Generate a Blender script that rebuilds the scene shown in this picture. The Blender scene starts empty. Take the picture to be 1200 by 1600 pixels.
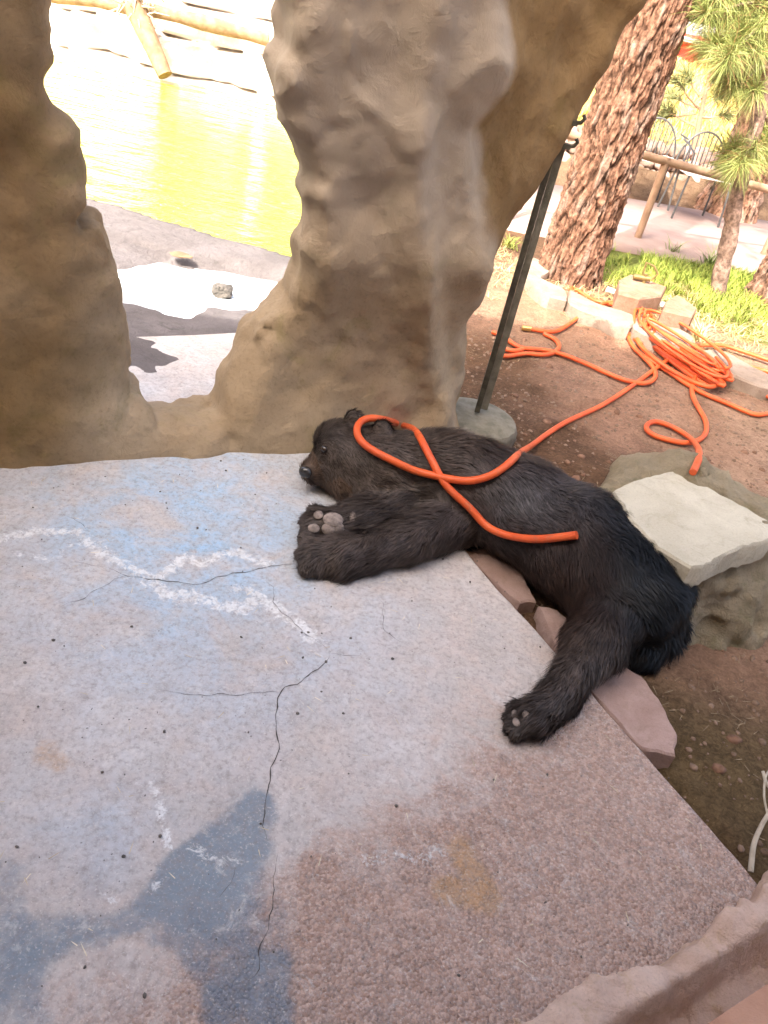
import bpy, math, random
import numpy as np
from math import radians, sin, cos, pi
from mathutils import Vector, Matrix
from mathutils.bvhtree import BVHTree

random.seed(7); rng = np.random.default_rng(7)
SC = bpy.context.scene
COL = SC.collection

# ------------------------------------------------------------------ camera
ROLL, PITCH, FOC, CAMH = radians(13), radians(35), 1200.0, 1.5
Fv = np.array([0, cos(PITCH), -sin(PITCH)]); Uv = np.array([0, sin(PITCH), cos(PITCH)]); Rv = np.array([1.0, 0, 0])
cr = cos(ROLL)*Rv + sin(ROLL)*Uv; cu = -sin(ROLL)*Rv + cos(ROLL)*Uv
cam_d = bpy.data.cameras.new('camera'); cam = bpy.data.objects.new('camera', cam_d); COL.objects.link(cam)
cam_d.lens = 36*FOC/1600; cam_d.sensor_width = 36; cam_d.clip_end = 500; cam_d.clip_start = 0.02
cam.matrix_world = Matrix(((cr[0], cu[0], -Fv[0], 0), (cr[1], cu[1], -Fv[1], 0), (cr[2], cu[2], -Fv[2], CAMH), (0, 0, 0, 1)))
SC.camera = cam

# ------------------------------------------------------------------ sky, sun, exposure
SUN_EL = radians(50); TRAVEL = np.array([0.42, 0.907])          # the way the sunlight travels over the ground
w = bpy.data.worlds.new('World'); SC.world = w; w.use_nodes = True
nt = w.node_tree; nt.nodes.clear()
sky = nt.nodes.new('ShaderNodeTexSky'); sky.sky_type = 'NISHITA'; sky.sun_disc = False
sky.sun_elevation = SUN_EL; sky.sun_rotation = math.atan2(-TRAVEL[0], -TRAVEL[1]); sky.dust_density = 9.0; sky.air_density = 0.75; sky.ozone_density = 0.0
bg = nt.nodes.new('ShaderNodeBackground'); bg.inputs[1].default_value = 0.15
wo = nt.nodes.new('ShaderNodeOutputWorld'); nt.links.new(sky.outputs[0], bg.inputs[0]); nt.links.new(bg.outputs[0], wo.inputs[0])
sd = bpy.data.lights.new('sun', 'SUN'); sd.energy = 2.0; sd.angle = radians(0.5); sd.color = (1.0, 0.95, 0.87)
so = bpy.data.objects.new('sun', sd); COL.objects.link(so)
so.rotation_euler = Vector((TRAVEL[0]*cos(SUN_EL), TRAVEL[1]*cos(SUN_EL), -sin(SUN_EL))).to_track_quat('-Z', 'Y').to_euler()
SC.view_settings.view_transform = 'Standard'; SC.view_settings.look = 'None'; SC.view_settings.gamma = 1
SC.view_settings.exposure = 2.38
SC.render.engine = 'CYCLES'; SC.cycles.max_bounces = 6; SC.cycles.diffuse_bounces = 4

# ------------------------------------------------------------------ helpers
def P(px, py, z=0.0):
    d = Fv*FOC + cr*(px-600) + cu*(800-py); t = (z-CAMH)/d[2]
    return np.array([0, 0, CAMH]) + d*t
def PY(px, py, Y):
    d = Fv*FOC + cr*(px-600) + cu*(800-py)
    return np.array([0, 0, CAMH]) + d*(Y/d[1])
def pix(p):
    q = np.asarray(p, float) - np.array([0, 0, CAMH]); f = q@Fv
    return 600 + FOC*(q@cr)/f, 800 - FOC*(q@cu)/f

_tab = np.random.default_rng(3).random((64, 64, 64)).astype(np.float32)
def vnoise(x, y, z):
    xi, yi, zi = np.floor(x).astype(int), np.floor(y).astype(int), np.floor(z).astype(int)
    fx, fy, fz = x-xi, y-yi, z-zi
    fx = fx*fx*(3-2*fx); fy = fy*fy*(3-2*fy); fz = fz*fz*(3-2*fz)
    g = lambda a, b, c: _tab[(xi+a) & 63, (yi+b) & 63, (zi+c) & 63]
    a = g(0,0,0)*(1-fx)+g(1,0,0)*fx; b = g(0,1,0)*(1-fx)+g(1,1,0)*fx
    c = g(0,0,1)*(1-fx)+g(1,0,1)*fx; d = g(0,1,1)*(1-fx)+g(1,1,1)*fx
    a = a*(1-fy)+b*fy; c = c*(1-fy)+d*fy
    return (a*(1-fz)+c*fz)*2-1
def fbm(x, y, z, oct=4, gain=.5):
    s = 0; a = 1
    for i in range(oct):
        s = s + a*vnoise(x*2**i+i*7.3, y*2**i+i*3.1, z*2**i+i*5.7); a *= gain
    return s
def sstep(a, b, x):
    t = np.clip((x-a)/(b-a), 0, 1); return t*t*(3-2*t)
_hash = np.random.default_rng(9).random((128, 128, 2))
def worley(u, v):
    """F1, F2 of a jittered grid in (u, v)."""
    iu, iv = np.floor(u).astype(int), np.floor(v).astype(int)
    f1 = np.full(u.shape, 9.0); f2 = np.full(u.shape, 9.0)
    for a in (-1, 0, 1):
        for b in (-1, 0, 1):
            h = _hash[(iu+a) & 127, (iv+b) & 127]
            d = np.hypot(iu+a+h[..., 0]-u, iv+b+h[..., 1]-v)
            f2 = np.minimum(f2, np.maximum(f1, d)); f1 = np.minimum(f1, d)
    return f1, f2

def surface_nets(f, o, h):
    ins = f < 0
    n = np.array(f.shape)-1
    cnt = np.zeros(n, np.float32); acc = np.zeros((*n, 3), np.float32)
    I = np.stack(np.meshgrid(*[np.arange(k) for k in n], indexing='ij'), -1).astype(np.float32)
    for ax in range(3):
        o1, o2 = [a for a in range(3) if a != ax]
        for d1 in (0, 1):
            for d2 in (0, 1):
                s0 = [None]*3; s1 = [None]*3
                s0[ax] = slice(0, -1); s1[ax] = slice(1, None)
                for oo, dd in ((o1, d1), (o2, d2)):
                    s0[oo] = s1[oo] = slice(dd, f.shape[oo]-1+dd)
                a, b = f[tuple(s0)], f[tuple(s1)]
                m = (a < 0) != (b < 0)
                t = np.where(m, a/np.where(m, a-b, 1), 0)
                cnt += m
                acc[..., ax] += np.where(m, I[..., ax]+t, 0)
                acc[..., o1] += np.where(m, I[..., o1]+d1, 0); acc[..., o2] += np.where(m, I[..., o2]+d2, 0)
    cm = cnt > 0
    vid = np.full(n, -1, np.int64); vid[cm] = np.arange(cm.sum())
    V = acc[cm]/cnt[cm][:, None]*h + np.asarray(o)
    Q = []
    for ax in range(3):
        o1, o2 = (ax+1) % 3, (ax+2) % 3
        s0 = [slice(None)]*3; s1 = [slice(None)]*3
        s0[ax] = slice(0, -1); s1[ax] = slice(1, None)
        a, b = ins[tuple(s0)], ins[tuple(s1)]
        idx = np.argwhere(a != b); fl = a[tuple(idx.T)]
        ok = (idx[:, o1] > 0) & (idx[:, o2] > 0) & (idx[:, o1] < n[o1]) & (idx[:, o2] < n[o2])
        idx, fl = idx[ok], fl[ok]
        def c(da, db):
            j = idx.copy(); j[:, o1] -= da; j[:, o2] -= db; return vid[tuple(j.T)]
        q = np.stack([c(1,1), c(0,1), c(0,0), c(1,0)], 1)
        q[~fl] = q[~fl][:, ::-1]
        Q.append(q)
    return V, np.concatenate(Q)

def np_mesh(name, V, faces, smooth=True, attrs=None, tri=None):
    """faces: (n,4) or (n,3) int array, optional second array tri."""
    V = np.asarray(V, np.float32); faces = np.asarray(faces, np.int32)
    me = bpy.data.meshes.new(name)
    me.vertices.add(len(V)); me.vertices.foreach_set('co', V.ravel())
    loops = faces.ravel(); k = faces.shape[1]
    starts = np.arange(len(faces))*k
    if tri is not None and len(tri):
        tri = np.asarray(tri, np.int32); starts = np.concatenate([starts, len(loops)+np.arange(len(tri))*3]); loops = np.concatenate([loops, tri.ravel()])
    me.loops.add(len(loops)); me.loops.foreach_set('vertex_index', loops.astype(np.int32))
    me.polygons.add(len(starts)); me.polygons.foreach_set('loop_start', starts.astype(np.int32))
    if smooth: me.polygons.foreach_set('use_smooth', np.ones(len(starts), bool))
    me.update(calc_edges=True); me.validate()
    for an, av in (attrs or {}).items():
        av = np.asarray(av, np.float32)
        if av.ndim == 1:
            a = me.attributes.new(an, 'FLOAT', 'POINT'); a.data.foreach_set('value', av)
        else:
            a = me.attributes.new(an, 'FLOAT_COLOR', 'POINT')
            if av.shape[1] == 3: av = np.concatenate([av, np.ones((len(av), 1), np.float32)], 1)
            a.data.foreach_set('color', av.ravel())
    return me
def link(name, me, mat=None, parent=None, label=None, cat=None, group=None, kind=None):
    o = bpy.data.objects.new(name, me); COL.objects.link(o)
    if mat and me: 
        me.materials.clear(); me.materials.append(mat)
    if parent: o.parent = parent
    if label: o['label'] = label
    if cat: o['category'] = cat
    if group: o['group'] = group
    if kind: o['kind'] = kind
    return o
def thing(name, loc, label, cat, group=None):
    o = link(name, None, None, None, label, cat, group); o.location = tuple(loc); o.empty_display_size = .05
    bpy.context.view_layer.update()
    return o

class MB:
    """Collects shapes into one mesh."""
    def __init__(s): s.V = []; s.F = []
    def add(s, V, F):
        n = len(s.V); s.V += [tuple(map(float, v)) for v in V]; s.F += [[i+n for i in f] for f in F]
    def box(s, c, size, rot=None):
        c = np.array(c); h = np.array(size)/2; M = np.eye(3) if rot is None else rot
        V = [c+M@(h*np.array([a, b, d])) for a in (-1, 1) for b in (-1, 1) for d in (-1, 1)]
        s.add(V, [[0,1,3,2],[4,6,7,5],[0,4,5,1],[2,3,7,6],[0,2,6,4],[1,5,7,3]])
    def tube(s, pts, r, n=8, cap=True):
        pts = [np.array(p, float) for p in pts]; m = len(pts)
        rs = [r]*m if np.isscalar(r) else r
        T = [pts[min(i+1, m-1)]-pts[max(i-1, 0)] for i in range(m)]
        T = [t/(np.linalg.norm(t)+1e-9) for t in T]
        a = np.cross(T[0], [0, 0, 1.0]); 
        if np.linalg.norm(a) < .1: a = np.cross(T[0], [1.0, 0, 0])
        V = []
        for i in range(m):
            a = a-T[i]*(a@T[i]); a /= np.linalg.norm(a)+1e-9; b = np.cross(T[i], a)
            V += [pts[i]+rs[i]*(cos(2*pi*k/n)*a+sin(2*pi*k/n)*b) for k in range(n)]
        F = [[i*n+k, i*n+(k+1) % n, (i+1)*n+(k+1) % n, (i+1)*n+k] for i in range(m-1) for k in range(n)]
        if cap: F += [list(range(n))[::-1], [(m-1)*n+k for k in range(n)]]
        s.add(V, F)
    def prism(s, poly, z0, z1, bev=.006):
        p = np.array(poly, float)[:, :2]; n = len(p)
        if sum(p[i][0]*p[(i+1) % n][1]-p[(i+1) % n][0]*p[i][1] for i in range(n)) < 0: p = p[::-1]
        c = p.mean(0); L = np.linalg.norm(p-c, axis=1, keepdims=True); q = c+(p-c)*(1-bev/L)
        V = [(*a, z0) for a in p]+[(*a, z1-bev) for a in p]+[(*a, z1) for a in q]
        F = [[i, (i+1) % n, n+(i+1) % n, n+i] for i in range(n)]+[[n+i, n+(i+1) % n, 2*n+(i+1) % n, 2*n+i] for i in range(n)]
        F += [[2*n+i for i in range(n)], list(range(n))[::-1]]
        s.add(V, F)
    def build(s, name, mat, parent=None, smooth=True, **kw):
        me = bpy.data.meshes.new(name); V = np.array(s.V)
        if parent: V = V-np.array(parent.matrix_world.translation)
        me.from_pydata(V.tolist(), [], s.F); me.update()
        if smooth:
            for p in me.polygons: p.use_smooth = True
            try: me.set_sharp_from_angle(angle=radians(40))
            except Exception: pass
        return link(name, me, mat, parent, **kw)
def ellipsoid(c, rad, rot=None, nu=14, nv=9):
    c = np.array(c); M = np.eye(3) if rot is None else rot
    V = []; F = []
    for j in range(nv+1):
        t = pi*j/nv
        for i in range(nu):
            a = 2*pi*i/nu
            V.append(c+M@(np.array(rad)*np.array([sin(t)*cos(a), sin(t)*sin(a), cos(t)])))
    for j in range(nv):
        for i in range(nu): F.append([j*nu+i, (j+1)*nu+i, (j+1)*nu+(i+1) % nu, j*nu+(i+1) % nu])
    return V, F
def catmull(pts, step):
    pts = [np.array(p, float) for p in pts]; pts = [2*pts[0]-pts[1]]+pts+[2*pts[-1]-pts[-2]]
    out = []
    for i in range(1, len(pts)-2):
        p0, p1, p2, p3 = pts[i-1:i+3]; n = max(1, int(np.linalg.norm(p2-p1)/step))
        for k in range(n):
            t = k/n; out.append(.5*((2*p1)+(-p0+p2)*t+(2*p0-5*p1+4*p2-p3)*t*t+(-p0+3*p1-3*p2+p3)*t**3))
    out.append(pts[-2]); return np.array(out)
def frame(n):
    n = np.array(n, float); n /= np.linalg.norm(n); a = np.cross(n, [0, 0, 1.0])
    if np.linalg.norm(a) < .05: a = np.array([1.0, 0, 0])
    a /= np.linalg.norm(a); return np.stack([a, np.cross(n, a), n], 1)

# ------------------------------------------------------------------ materials
class NT:
    def __init__(s, name):
        s.m = bpy.data.materials.new(name); s.m.use_nodes = True; s.t = s.m.node_tree; s.t.nodes.clear()
        s.out = s.n('OutputMaterial'); s.b = s.n('BsdfPrincipled'); s.l(s.b.outputs[0], s.out.inputs[0])
    def n(s, k, **kw):
        x = s.t.nodes.new('ShaderNode'+k)
        for a, b in kw.items(): setattr(x, a, b)
        return x
    def l(s, a, b): s.t.links.new(a, b)
    def coord(s):
        if not hasattr(s, '_g'): s._g = s.n('NewGeometry')
        return s._g.outputs['Position']
    def obj(s):
        if not hasattr(s, '_o'): s._o = s.n('TexCoord')
        return s._o.outputs['Object']
    def noise(s, scale, detail=5, rough=.6, vec=None, dist=0):
        x = s.n('TexNoise'); x.inputs['Scale'].default_value = scale; x.inputs['Detail'].default_value = detail
        x.inputs['Roughness'].default_value = rough; x.inputs['Distortion'].default_value = dist
        s.l(vec or s.coord(), x.inputs['Vector']); return x.outputs['Fac']
    def vor(s, scale, feat='F1', vec=None, out='Distance'):
        x = s.n('TexVoronoi', feature=feat); x.inputs['Scale'].default_value = scale; s.l(vec or s.coord(), x.inputs['Vector']); return x.outputs[out]
    def ramp(s, fac, a, b, lo=(0,0,0,1), hi=(1,1,1,1)):
        x = s.n('MapRange'); x.inputs[1].default_value = a; x.inputs[2].default_value = b; x.interpolation_type = 'SMOOTHSTEP'; s.l(fac, x.inputs[0]); return x.outputs[0]
    def mix(s, fac, a, b, mode='MIX'):
        x = s.n('Mix', data_type='RGBA', blend_type=mode)
        for v, i in ((fac, 0), (a, 6), (b, 7)):
            if isinstance(v, (int, float)): x.inputs[i].default_value = v
            elif isinstance(v, tuple): x.inputs[i].default_value = (*v, 1)
            else: s.l(v, x.inputs[i])
        return x.outputs[2]
    def math(s, op, a, b=0.0, clamp=False):
        x = s.n('Math', operation=op, use_clamp=clamp)
        for v, i in ((a, 0), (b, 1)):
            if isinstance(v, (int, float)): x.inputs[i].default_value = v
            else: s.l(v, x.inputs[i])
        return x.outputs[0]
    def attr(s, name, out='Fac'):
        x = s.n('Attribute', attribute_name=name); return x.outputs[out]
    def bump(s, h, strength, dist=.01, prev=None):
        x = s.n('Bump'); x.inputs['Distance'].default_value = dist
        if isinstance(strength, (int, float)): x.inputs['Strength'].default_value = strength
        else: s.l(strength, x.inputs['Strength'])
        s.l(h, x.inputs['Height'])
        if prev: s.l(prev, x.inputs['Normal'])
        return x.outputs[0]
    def done(s, col=None, rough=.8, normal=None, spec=None, metal=None):
        for v, i in ((col, 'Base Color'), (rough, 'Roughness'), (normal, 'Normal'), (spec, 'Specular IOR Level'), (metal, 'Metallic')):
            if v is None: continue
            if isinstance(v, (int, float)): s.b.inputs[i].default_value = v
            elif isinstance(v, tuple): s.b.inputs[i].default_value = (*v, 1)
            else: s.l(v, s.b.inputs[i])
        return s.m
def m_hose():
    t = NT('orange_rubber'); c = t.mix(t.ramp(t.noise(12, 5), .3, .7), (.60, .085, .022), (.72, .125, .032)); d = t.ramp(t.noise(22, 8, .75, dist=.6), .52, .72)
    c = t.mix(t.math('MULTIPLY', d, .55), c, (.30, .15, .085)); c = t.mix(t.math('MULTIPLY', t.ramp(t.noise(170, 4, .7), .58, .7), .35), c, (.25, .11, .06))
    return t.done(c, t.mix(d, (.42,)*3, (.8,)*3), t.bump(t.noise(160, 5, .7), .35, .004), .35)
def basic(name, c1, c2, scale, rough=.8, bump=.3, bscale=None, bdist=.01, detail=6, spec=.3, metal=None):
    t = NT(name); f = t.ramp(t.noise(scale, detail), .3, .7)
    return t.done(t.mix(f, c1, c2), rough, t.bump(t.noise(bscale or scale*4, 6, .7), bump, bdist), spec, metal)

def m_concrete():
    t = NT('slab_concrete')
    blue_refl, agg, dark_refl, eff, rust, dark = [t.attr(a) for a in ('blue_refl', 'agg', 'dark_refl', 'eff', 'rust', 'wall_foot_dark')]
    big = t.ramp(t.noise(2.3, 8, .65), .3, .7); mid = t.noise(9, 8, .7, dist=.4); fine = t.noise(70, 6, .7)
    c = t.mix(big, (.47, .425, .39), (.66, .61, .575))
    c = t.mix(t.ramp(mid, .38, .68), c, (.57, .48, .425)); c = t.mix(t.math('MULTIPLY', t.ramp(t.noise(4.4, 8, .7, dist=.8), .52, .66), .5), c, (.40, .36, .345)); c = t.mix(t.math('MULTIPLY', t.ramp(t.noise(6.2, 6, .7, dist=.5), .6, .74), .4), c, (.68, .52, .40))
    c = t.mix(t.math('MULTIPLY', blue_refl, t.ramp(t.noise(5, 8, .65, dist=.6), .25, .65)), c, (.38, .555, .72))
    pf = t.vor(150, 'F1'); pc = t.vor(150, 'F1', out='Color')
    sep = t.n('SeparateColor'); t.l(pc, sep.inputs[0])
    agg_pink_c = t.mix(t.ramp(sep.outputs[0], .1, .9), (.38, .235, .17), (.54, .37, .29))
    agg_pink_m = t.ramp(t.math('ADD', agg, t.math('MULTIPLY', t.math('SUBTRACT', mid, .5), .9)), .3, .75)
    c = t.mix(t.math('MULTIPLY', agg_pink_m, .9), c, agg_pink_c)
    dm = t.ramp(t.math('ADD', dark_refl, t.math('MULTIPLY', t.math('SUBTRACT', t.noise(14, 7, .7), .5), 1.0)), .3, .72)
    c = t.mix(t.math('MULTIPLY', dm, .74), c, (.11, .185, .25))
    so_ = t.ramp(t.math('ADD', dark, t.math('MULTIPLY', t.math('SUBTRACT', mid, .5), .8)), .3, .9)
    c = t.mix(t.math('MULTIPLY', so_, .7), c, (.16, .12, .085))
    c = t.mix(t.math('MULTIPLY', t.ramp(t.math('ADD', rust, t.math('MULTIPLY', t.math('SUBTRACT', mid, .5), 1.1)), .35, .85), .75), c, (.50, .30, .15))
    en = t.math('ADD', t.math('MULTIPLY', t.noise(38, 9, .78, dist=1.0), 1.0), t.math('MULTIPLY', eff, .55))
    em = t.ramp(en, .94, 1.05)
    c = t.mix(t.math('MULTIPLY', em, .75), c, (.86, .87, .86))
    c = t.mix(t.math('MULTIPLY', t.ramp(t.noise(24, 8, .8, dist=.7), .42, .68), .42), c, (.33, .285, .26)); c = t.mix(t.math('MULTIPLY', t.ramp(t.noise(13, 9, .8, dist=1.2), .52, .7), .5), c, (.72, .68, .64))
    c = t.mix(t.math('MULTIPLY', t.ramp(fine, .45, .7), .5), c, (.22, .19, .175)); c = t.mix(t.math('MULTIPLY', t.ramp(t.noise(190, 3, .6), .55, .75), .5), c, (.74, .69, .64))
    dv = t.n('VectorMath', operation='ADD'); nz = t.n('TexNoise'); nz.inputs['Scale'].default_value = 90; t.l(t.coord(), nz.inputs['Vector']); vs = t.n('VectorMath', operation='SCALE'); vs.inputs['Scale'].default_value = .012; t.l(nz.outputs['Color'], vs.inputs[0]); t.l(t.coord(), dv.inputs[0]); t.l(vs.outputs[0], dv.inputs[1])
    spk = t.ramp(t.vor(46, 'F1', dv.outputs[0]), .1, .06); c = t.mix(t.math('MULTIPLY', spk, t.ramp(t.noise(3.3), .5, .62)), c, (.07, .065, .06))
    nb = t.bump(t.noise(120, 6, .8), .6, .006)
    nb = t.bump(t.math('SUBTRACT', 1.0, pf), t.math('MULTIPLY', agg_pink_m, t.math('MULTIPLY', t.noise(30, 6, .7), 1.5)), .009, nb)
    nb = t.bump(em, .35, .004, nb); nb = t.bump(mid, .3, .02, nb)
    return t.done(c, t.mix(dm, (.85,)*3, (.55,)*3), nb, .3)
def m_rock(name, a, b, c3, sc=1.0, br=.5, tint=None):
    t = NT(name)
    c = t.mix(t.ramp(t.noise(1.7*sc, 8, .62, dist=.5), .3, .7), a, b)
    c = t.mix(t.math('MULTIPLY', t.ramp(t.noise(4.1*sc, 8, .7, dist=1), .5, .72), .7), c, c3)
    c = t.mix(t.math('MULTIPLY', t.ramp(t.noise(60*sc, 6, .75), .45, .8), .45), c, tuple(x*.45 for x in a))
    if tint:
        c = t.mix(t.attr('tint'), c, t.mix(1.0, c, tint[0], 'MULTIPLY')); c = t.mix(t.math('MULTIPLY', t.attr('grey'), .7), c, tint[1])
    nb = t.bump(t.noise(14*sc, 8, .7, dist=.6), br, .03); nb = t.bump(t.noise(110*sc, 5, .7), br*.7, .005, nb)
    return t.done(c, .9, nb, .2)
def m_ground():
    t = NT('ground_soil'); col = t.attr('zone', 'Color')
    n1 = t.noise(7, 9, .72); n2 = t.noise(60, 8, .75, dist=.8); n3 = t.noise(1.2, 6, .6)
    k = t.math('ADD', t.math('MULTIPLY', n1, .8), t.math('MULTIPLY', n2, 1.1))
    c = t.mix(t.ramp(k, .6, 1.3), t.mix(1.0, col, (.45, .42, .40), 'MULTIPLY'), t.mix(1.0, col, (1.6, 1.52, 1.45), 'MULTIPLY'))
    c = t.mix(t.math('MULTIPLY', t.ramp(n3, .4, .65), .35), c, t.mix(1.0, col, (1.3, 1.2, 1.0), 'MULTIPLY'))
    c = t.mix(t.math('MULTIPLY', t.ramp(t.vor(95, 'F1'), .25, .1), t.ramp(n1, .45, .7)), c, t.mix(1.0, col, (2.3, 2.1, 1.9), 'MULTIPLY'))
    nb = t.bump(t.noise(22, 9, .75), .7, .03); nb = t.bump(n2, 1.0, .016, nb)
    return t.done(c, .95, nb, .1)
def m_attr(name, attr='col', rough=.85, spec=.2, nsc=40, amt=.35, bump=.4, bd=.01):
    t = NT(name); col = t.attr(attr, 'Color'); n = t.noise(nsc, 7, .7)
    c = t.mix(t.ramp(n, .3, .7), t.mix(1.0, col, (1-amt,)*3, 'MULTIPLY'), t.mix(1.0, col, (1+amt,)*3, 'MULTIPLY'))
    return t.done(c, rough, t.bump(n, bump, bd), spec)
def m_water(name, col, rough, sc, strength, vec_stretch=(1, 3, 1)):
    t = NT(name); mp = t.n('Mapping'); mp.inputs['Scale'].default_value = vec_stretch; t.l(t.coord(), mp.inputs[0])
    n = t.noise(sc, 4, .55, mp.outputs[0], .6)
    c = t.mix(t.ramp(t.noise(sc*.4, 4, .6, mp.outputs[0], .8), .35, .65), col, tuple(min(1, x*1.5) for x in col))
    n2 = t.noise(sc*3.1, 4, .6, mp.outputs[0], .4)
    return t.done(c, rough, t.bump(n2, strength*.8, .05, t.bump(n, strength, .16)), .9)

M = {}
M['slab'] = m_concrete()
M['wall'] = m_rock('den_rock', (.31, .225, .135), (.40, .31, .205), (.27, .22, .11), 1.0, .35, ((.66, .56, .40), (.40, .34, .275)))
M['boulder'] = m_rock('boulder_rock', (.29, .24, .155), (.40, .33, .225), (.24, .225, .12), 2.2, 1.0)
M['boulder_top'] = m_rock('cut_stone', (.46, .42, .32), (.58, .54, .43), (.38, .34, .25), 2.5, .5)
M['ledge'] = m_rock('ledge_rock', (.60, .41, .31), (.74, .55, .44), (.54, .37, .20), 3.0, .7)
M['bank'] = m_rock('bank_rock', (.55, .48, .40), (.68, .62, .55), (.45, .36, .28), .6, .6)
M['apron'] = m_rock('apron_concrete', (.165, .145, .14), (.23, .205, .20), (.11, .098, .095), 2.2, 1.0)
M['ground'] = m_ground()
M['flag'] = m_rock('pink_sandstone', (.37, .245, .20), (.47, .33, .28), (.32, .22, .17), 4.0, .5)
M['edge_stone'] = m_rock('pale_stone', (.27, .205, .155), (.39, .31, .245), (.21, .14, .095), 4.0, .6)
M['block'] = m_rock('cut_block', (.27, .15, .095), (.37, .235, .165), (.22, .12, .08), 5.0, .5)
M['path'] = basic('pink_path', (.29, .205, .175), (.36, .265, .23), 4, .9, .4, 140, .005)
M['pool'] = m_water('pool_water', (.25, .26, .004), .05, 2.6, 1.0, (.5, 1.7, 1))
M['puddle'] = m_water('puddle_water', (.62, .66, .66), .06, 6, .06)
M['hose'] = m_hose()
M['brass'] = basic('brass', (.55, .36, .12), (.65, .45, .18), 60, .35, .05, spec=.5, metal=.9)
M['steel'] = basic('weathered_steel', (.06, .055, .04), (.12, .11, .08), 25, .6, .2, 150, .003, spec=.4, metal=.3)
M['black_iron'] = basic('black_iron', (.05, .05, .05), (.09, .085, .08), 40, .5, .1, spec=.4)
M['seat'] = basic('pale_painted_metal', (.62, .62, .60), (.74, .73, .70), 20, .45, .1)
M['base'] = basic('post_concrete', (.13, .12, .085), (.23, .21, .16), 18, .9, .6, 120, .006)
M['wood'] = basic('rail_wood', (.26, .16, .10), (.38, .25, .16), 9, .85, .5, 40, .006)
M['board'] = basic('red_brown_board', (.34, .17, .105), (.46, .26, .17), 8, .8, .6, 50, .006)
M['twig'] = basic('dry_twig', (.38, .32, .24), (.52, .46, .36), 40, .9, .4)
M['straw'] = basic('dry_straw', (.50, .40, .24), (.68, .58, .38), 15, .9, .0)
M['grass'] = m_attr('grass_blades', 'col', .7, .25, 5, .25, 0)
M['needles'] = m_attr('pine_needles', 'col', .6, .3, 6, .25, 0)
M['bark'] = m_attr('pine_bark', 'col', .95, .1, 38, .5, .9, .014)
M['fur'] = m_attr('bear_fur', 'col', .55, .25, 30, .3, 0)
M['skin'] = m_attr('bear_skin', 'col', .7, .3, 80, .3, .3, .004)
M['nose'] = basic('wet_nose', (.02, .02, .02), (.035, .032, .032), 90, .22, .3, 400, .001, spec=.6)
M['eye'] = basic('dark_eye', (.015, .01, .008), (.03, .018, .012), 30, .08, 0, spec=.7)
M['pad'] = basic('paw_pad', (.17, .14, .12), (.33, .27, .235), 70, .75, .9, 200, .004)
M['claw'] = basic('claw_horn', (.05, .045, .04), (.14, .12, .10), 60, .4, .1)
M['red_sheet'] = basic('red_sheet_metal', (.48, .05, .04), (.58, .09, .07), 5, .55, .1)
M['grey_roof'] = basic('grey_roof', (.22, .21, .2), (.32, .3, .28), 5, .7, .1)
M['pvc'] = basic('white_pipe', (.68, .64, .56), (.78, .74, .68), 12, .5, .1)
M['valve'] = basic('bronze_valve', (.20, .14, .05), (.30, .22, .09), 40, .45, .1, spec=.5, metal=.5)
M['log'] = basic('dead_wood', (.20, .12, .07), (.32, .21, .13), 9, .9, .6, 30, .02)
M['field_stone'] = basic('field_stone', (.16, .11, .08), (.26, .19, .15), 14, .9, .7, 40, .02)
M['dark_rock'] = basic('dark_rock', (.10, .09, .08), (.17, .15, .13), 20, .8, .6, 50)
M['flake'] = basic('bark_flake', (.14, .075, .045), (.30, .17, .11), 12, .95, .6, 60)
M['clod'] = basic('soil_clod', (.15, .095, .06), (.30, .20, .14), 9, .95, .5, 90)
M['shelter'] = m_rock('shelter_rock', (.30, .23, .16), (.38, .30, .21), (.25, .2, .13), .7, .5)

# ------------------------------------------------------------------ ground (one sheet to the horizon)
GZ = -0.075
E1 = np.array([0.07, 2.34]); E2 = np.array([1.01, 1.04]); ED = (E2-E1)/np.linalg.norm(E2-E1); EN = np.array([ED[1], -ED[0]])*-1   # EN: from the slab towards the dirt
if EN[0] < 0: EN = -EN
PATH_N = [np.array([-.9, 6.25]), np.array([1.55, 6.62]), np.array([6.0, 7.3]), np.array([14, 8.6])]
PATH_F = [np.array([-.9, 8.2]), np.array([1.88, 8.85]), np.array([3.38, 9.35]), np.array([8, 10.6]), np.array([14, 12.2])]
def pl(pts, x): return np.interp(x, [p[0] for p in pts], [p[1] for p in pts])
def ground_h(x, y):
    far = sstep(9.5, 24, y-.25*x)
    h = GZ + .03*fbm(x*1.3, y*1.3, 0*x+.5, 4) + .012*fbm(x*7, y*7, 0*x+2.5, 3)
    h = h + .055*np.exp(-(((x-1.0)/.5)**2+((y-2.65)/.35)**2))
    h = h + .04*sstep(3.9, 5.3, y)
    pth = sstep(0, .25, y-(pl(PATH_N, x)-.25))*sstep(0, .25, (pl(PATH_F, x)+.25)-y)*sstep(-1.3, -.9, x)
    h = h*(1-pth)+(-.05)*pth
    bank = sstep(0, .5, y-(pl(PATH_F, x)+.2)); h = h + .22*bank*(1-.4*far) + .06*bank*fbm(x*2, y*2, 0*x, 4)
    h = h + .62*far + .6*sstep(26, 60, y)*fbm(x*.06, y*.06, 0*x+4, 3)
    pool = sstep(0, .12, -(x+.45))*sstep(4.3, 4.45, y)*sstep(0, .3, 14-y)*sstep(-16, -15, x)
    h = h*(1-pool)+(-1.2)*pool
    apron = sstep(0, .15, -(x-.0))*sstep(2.0, 2.2, y)*(1-pool)*sstep(0,.3,5-y); h = h-.12*apron
    sl = sstep(.12, .0, (x-E1[0])*EN[0]+(y-E1[1])*EN[1])*sstep(2.9, 2.7, y)*sstep(-2.6, -2.3, x)*sstep(-.5, -.3, y); h = h-.08*sl
    return h
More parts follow.
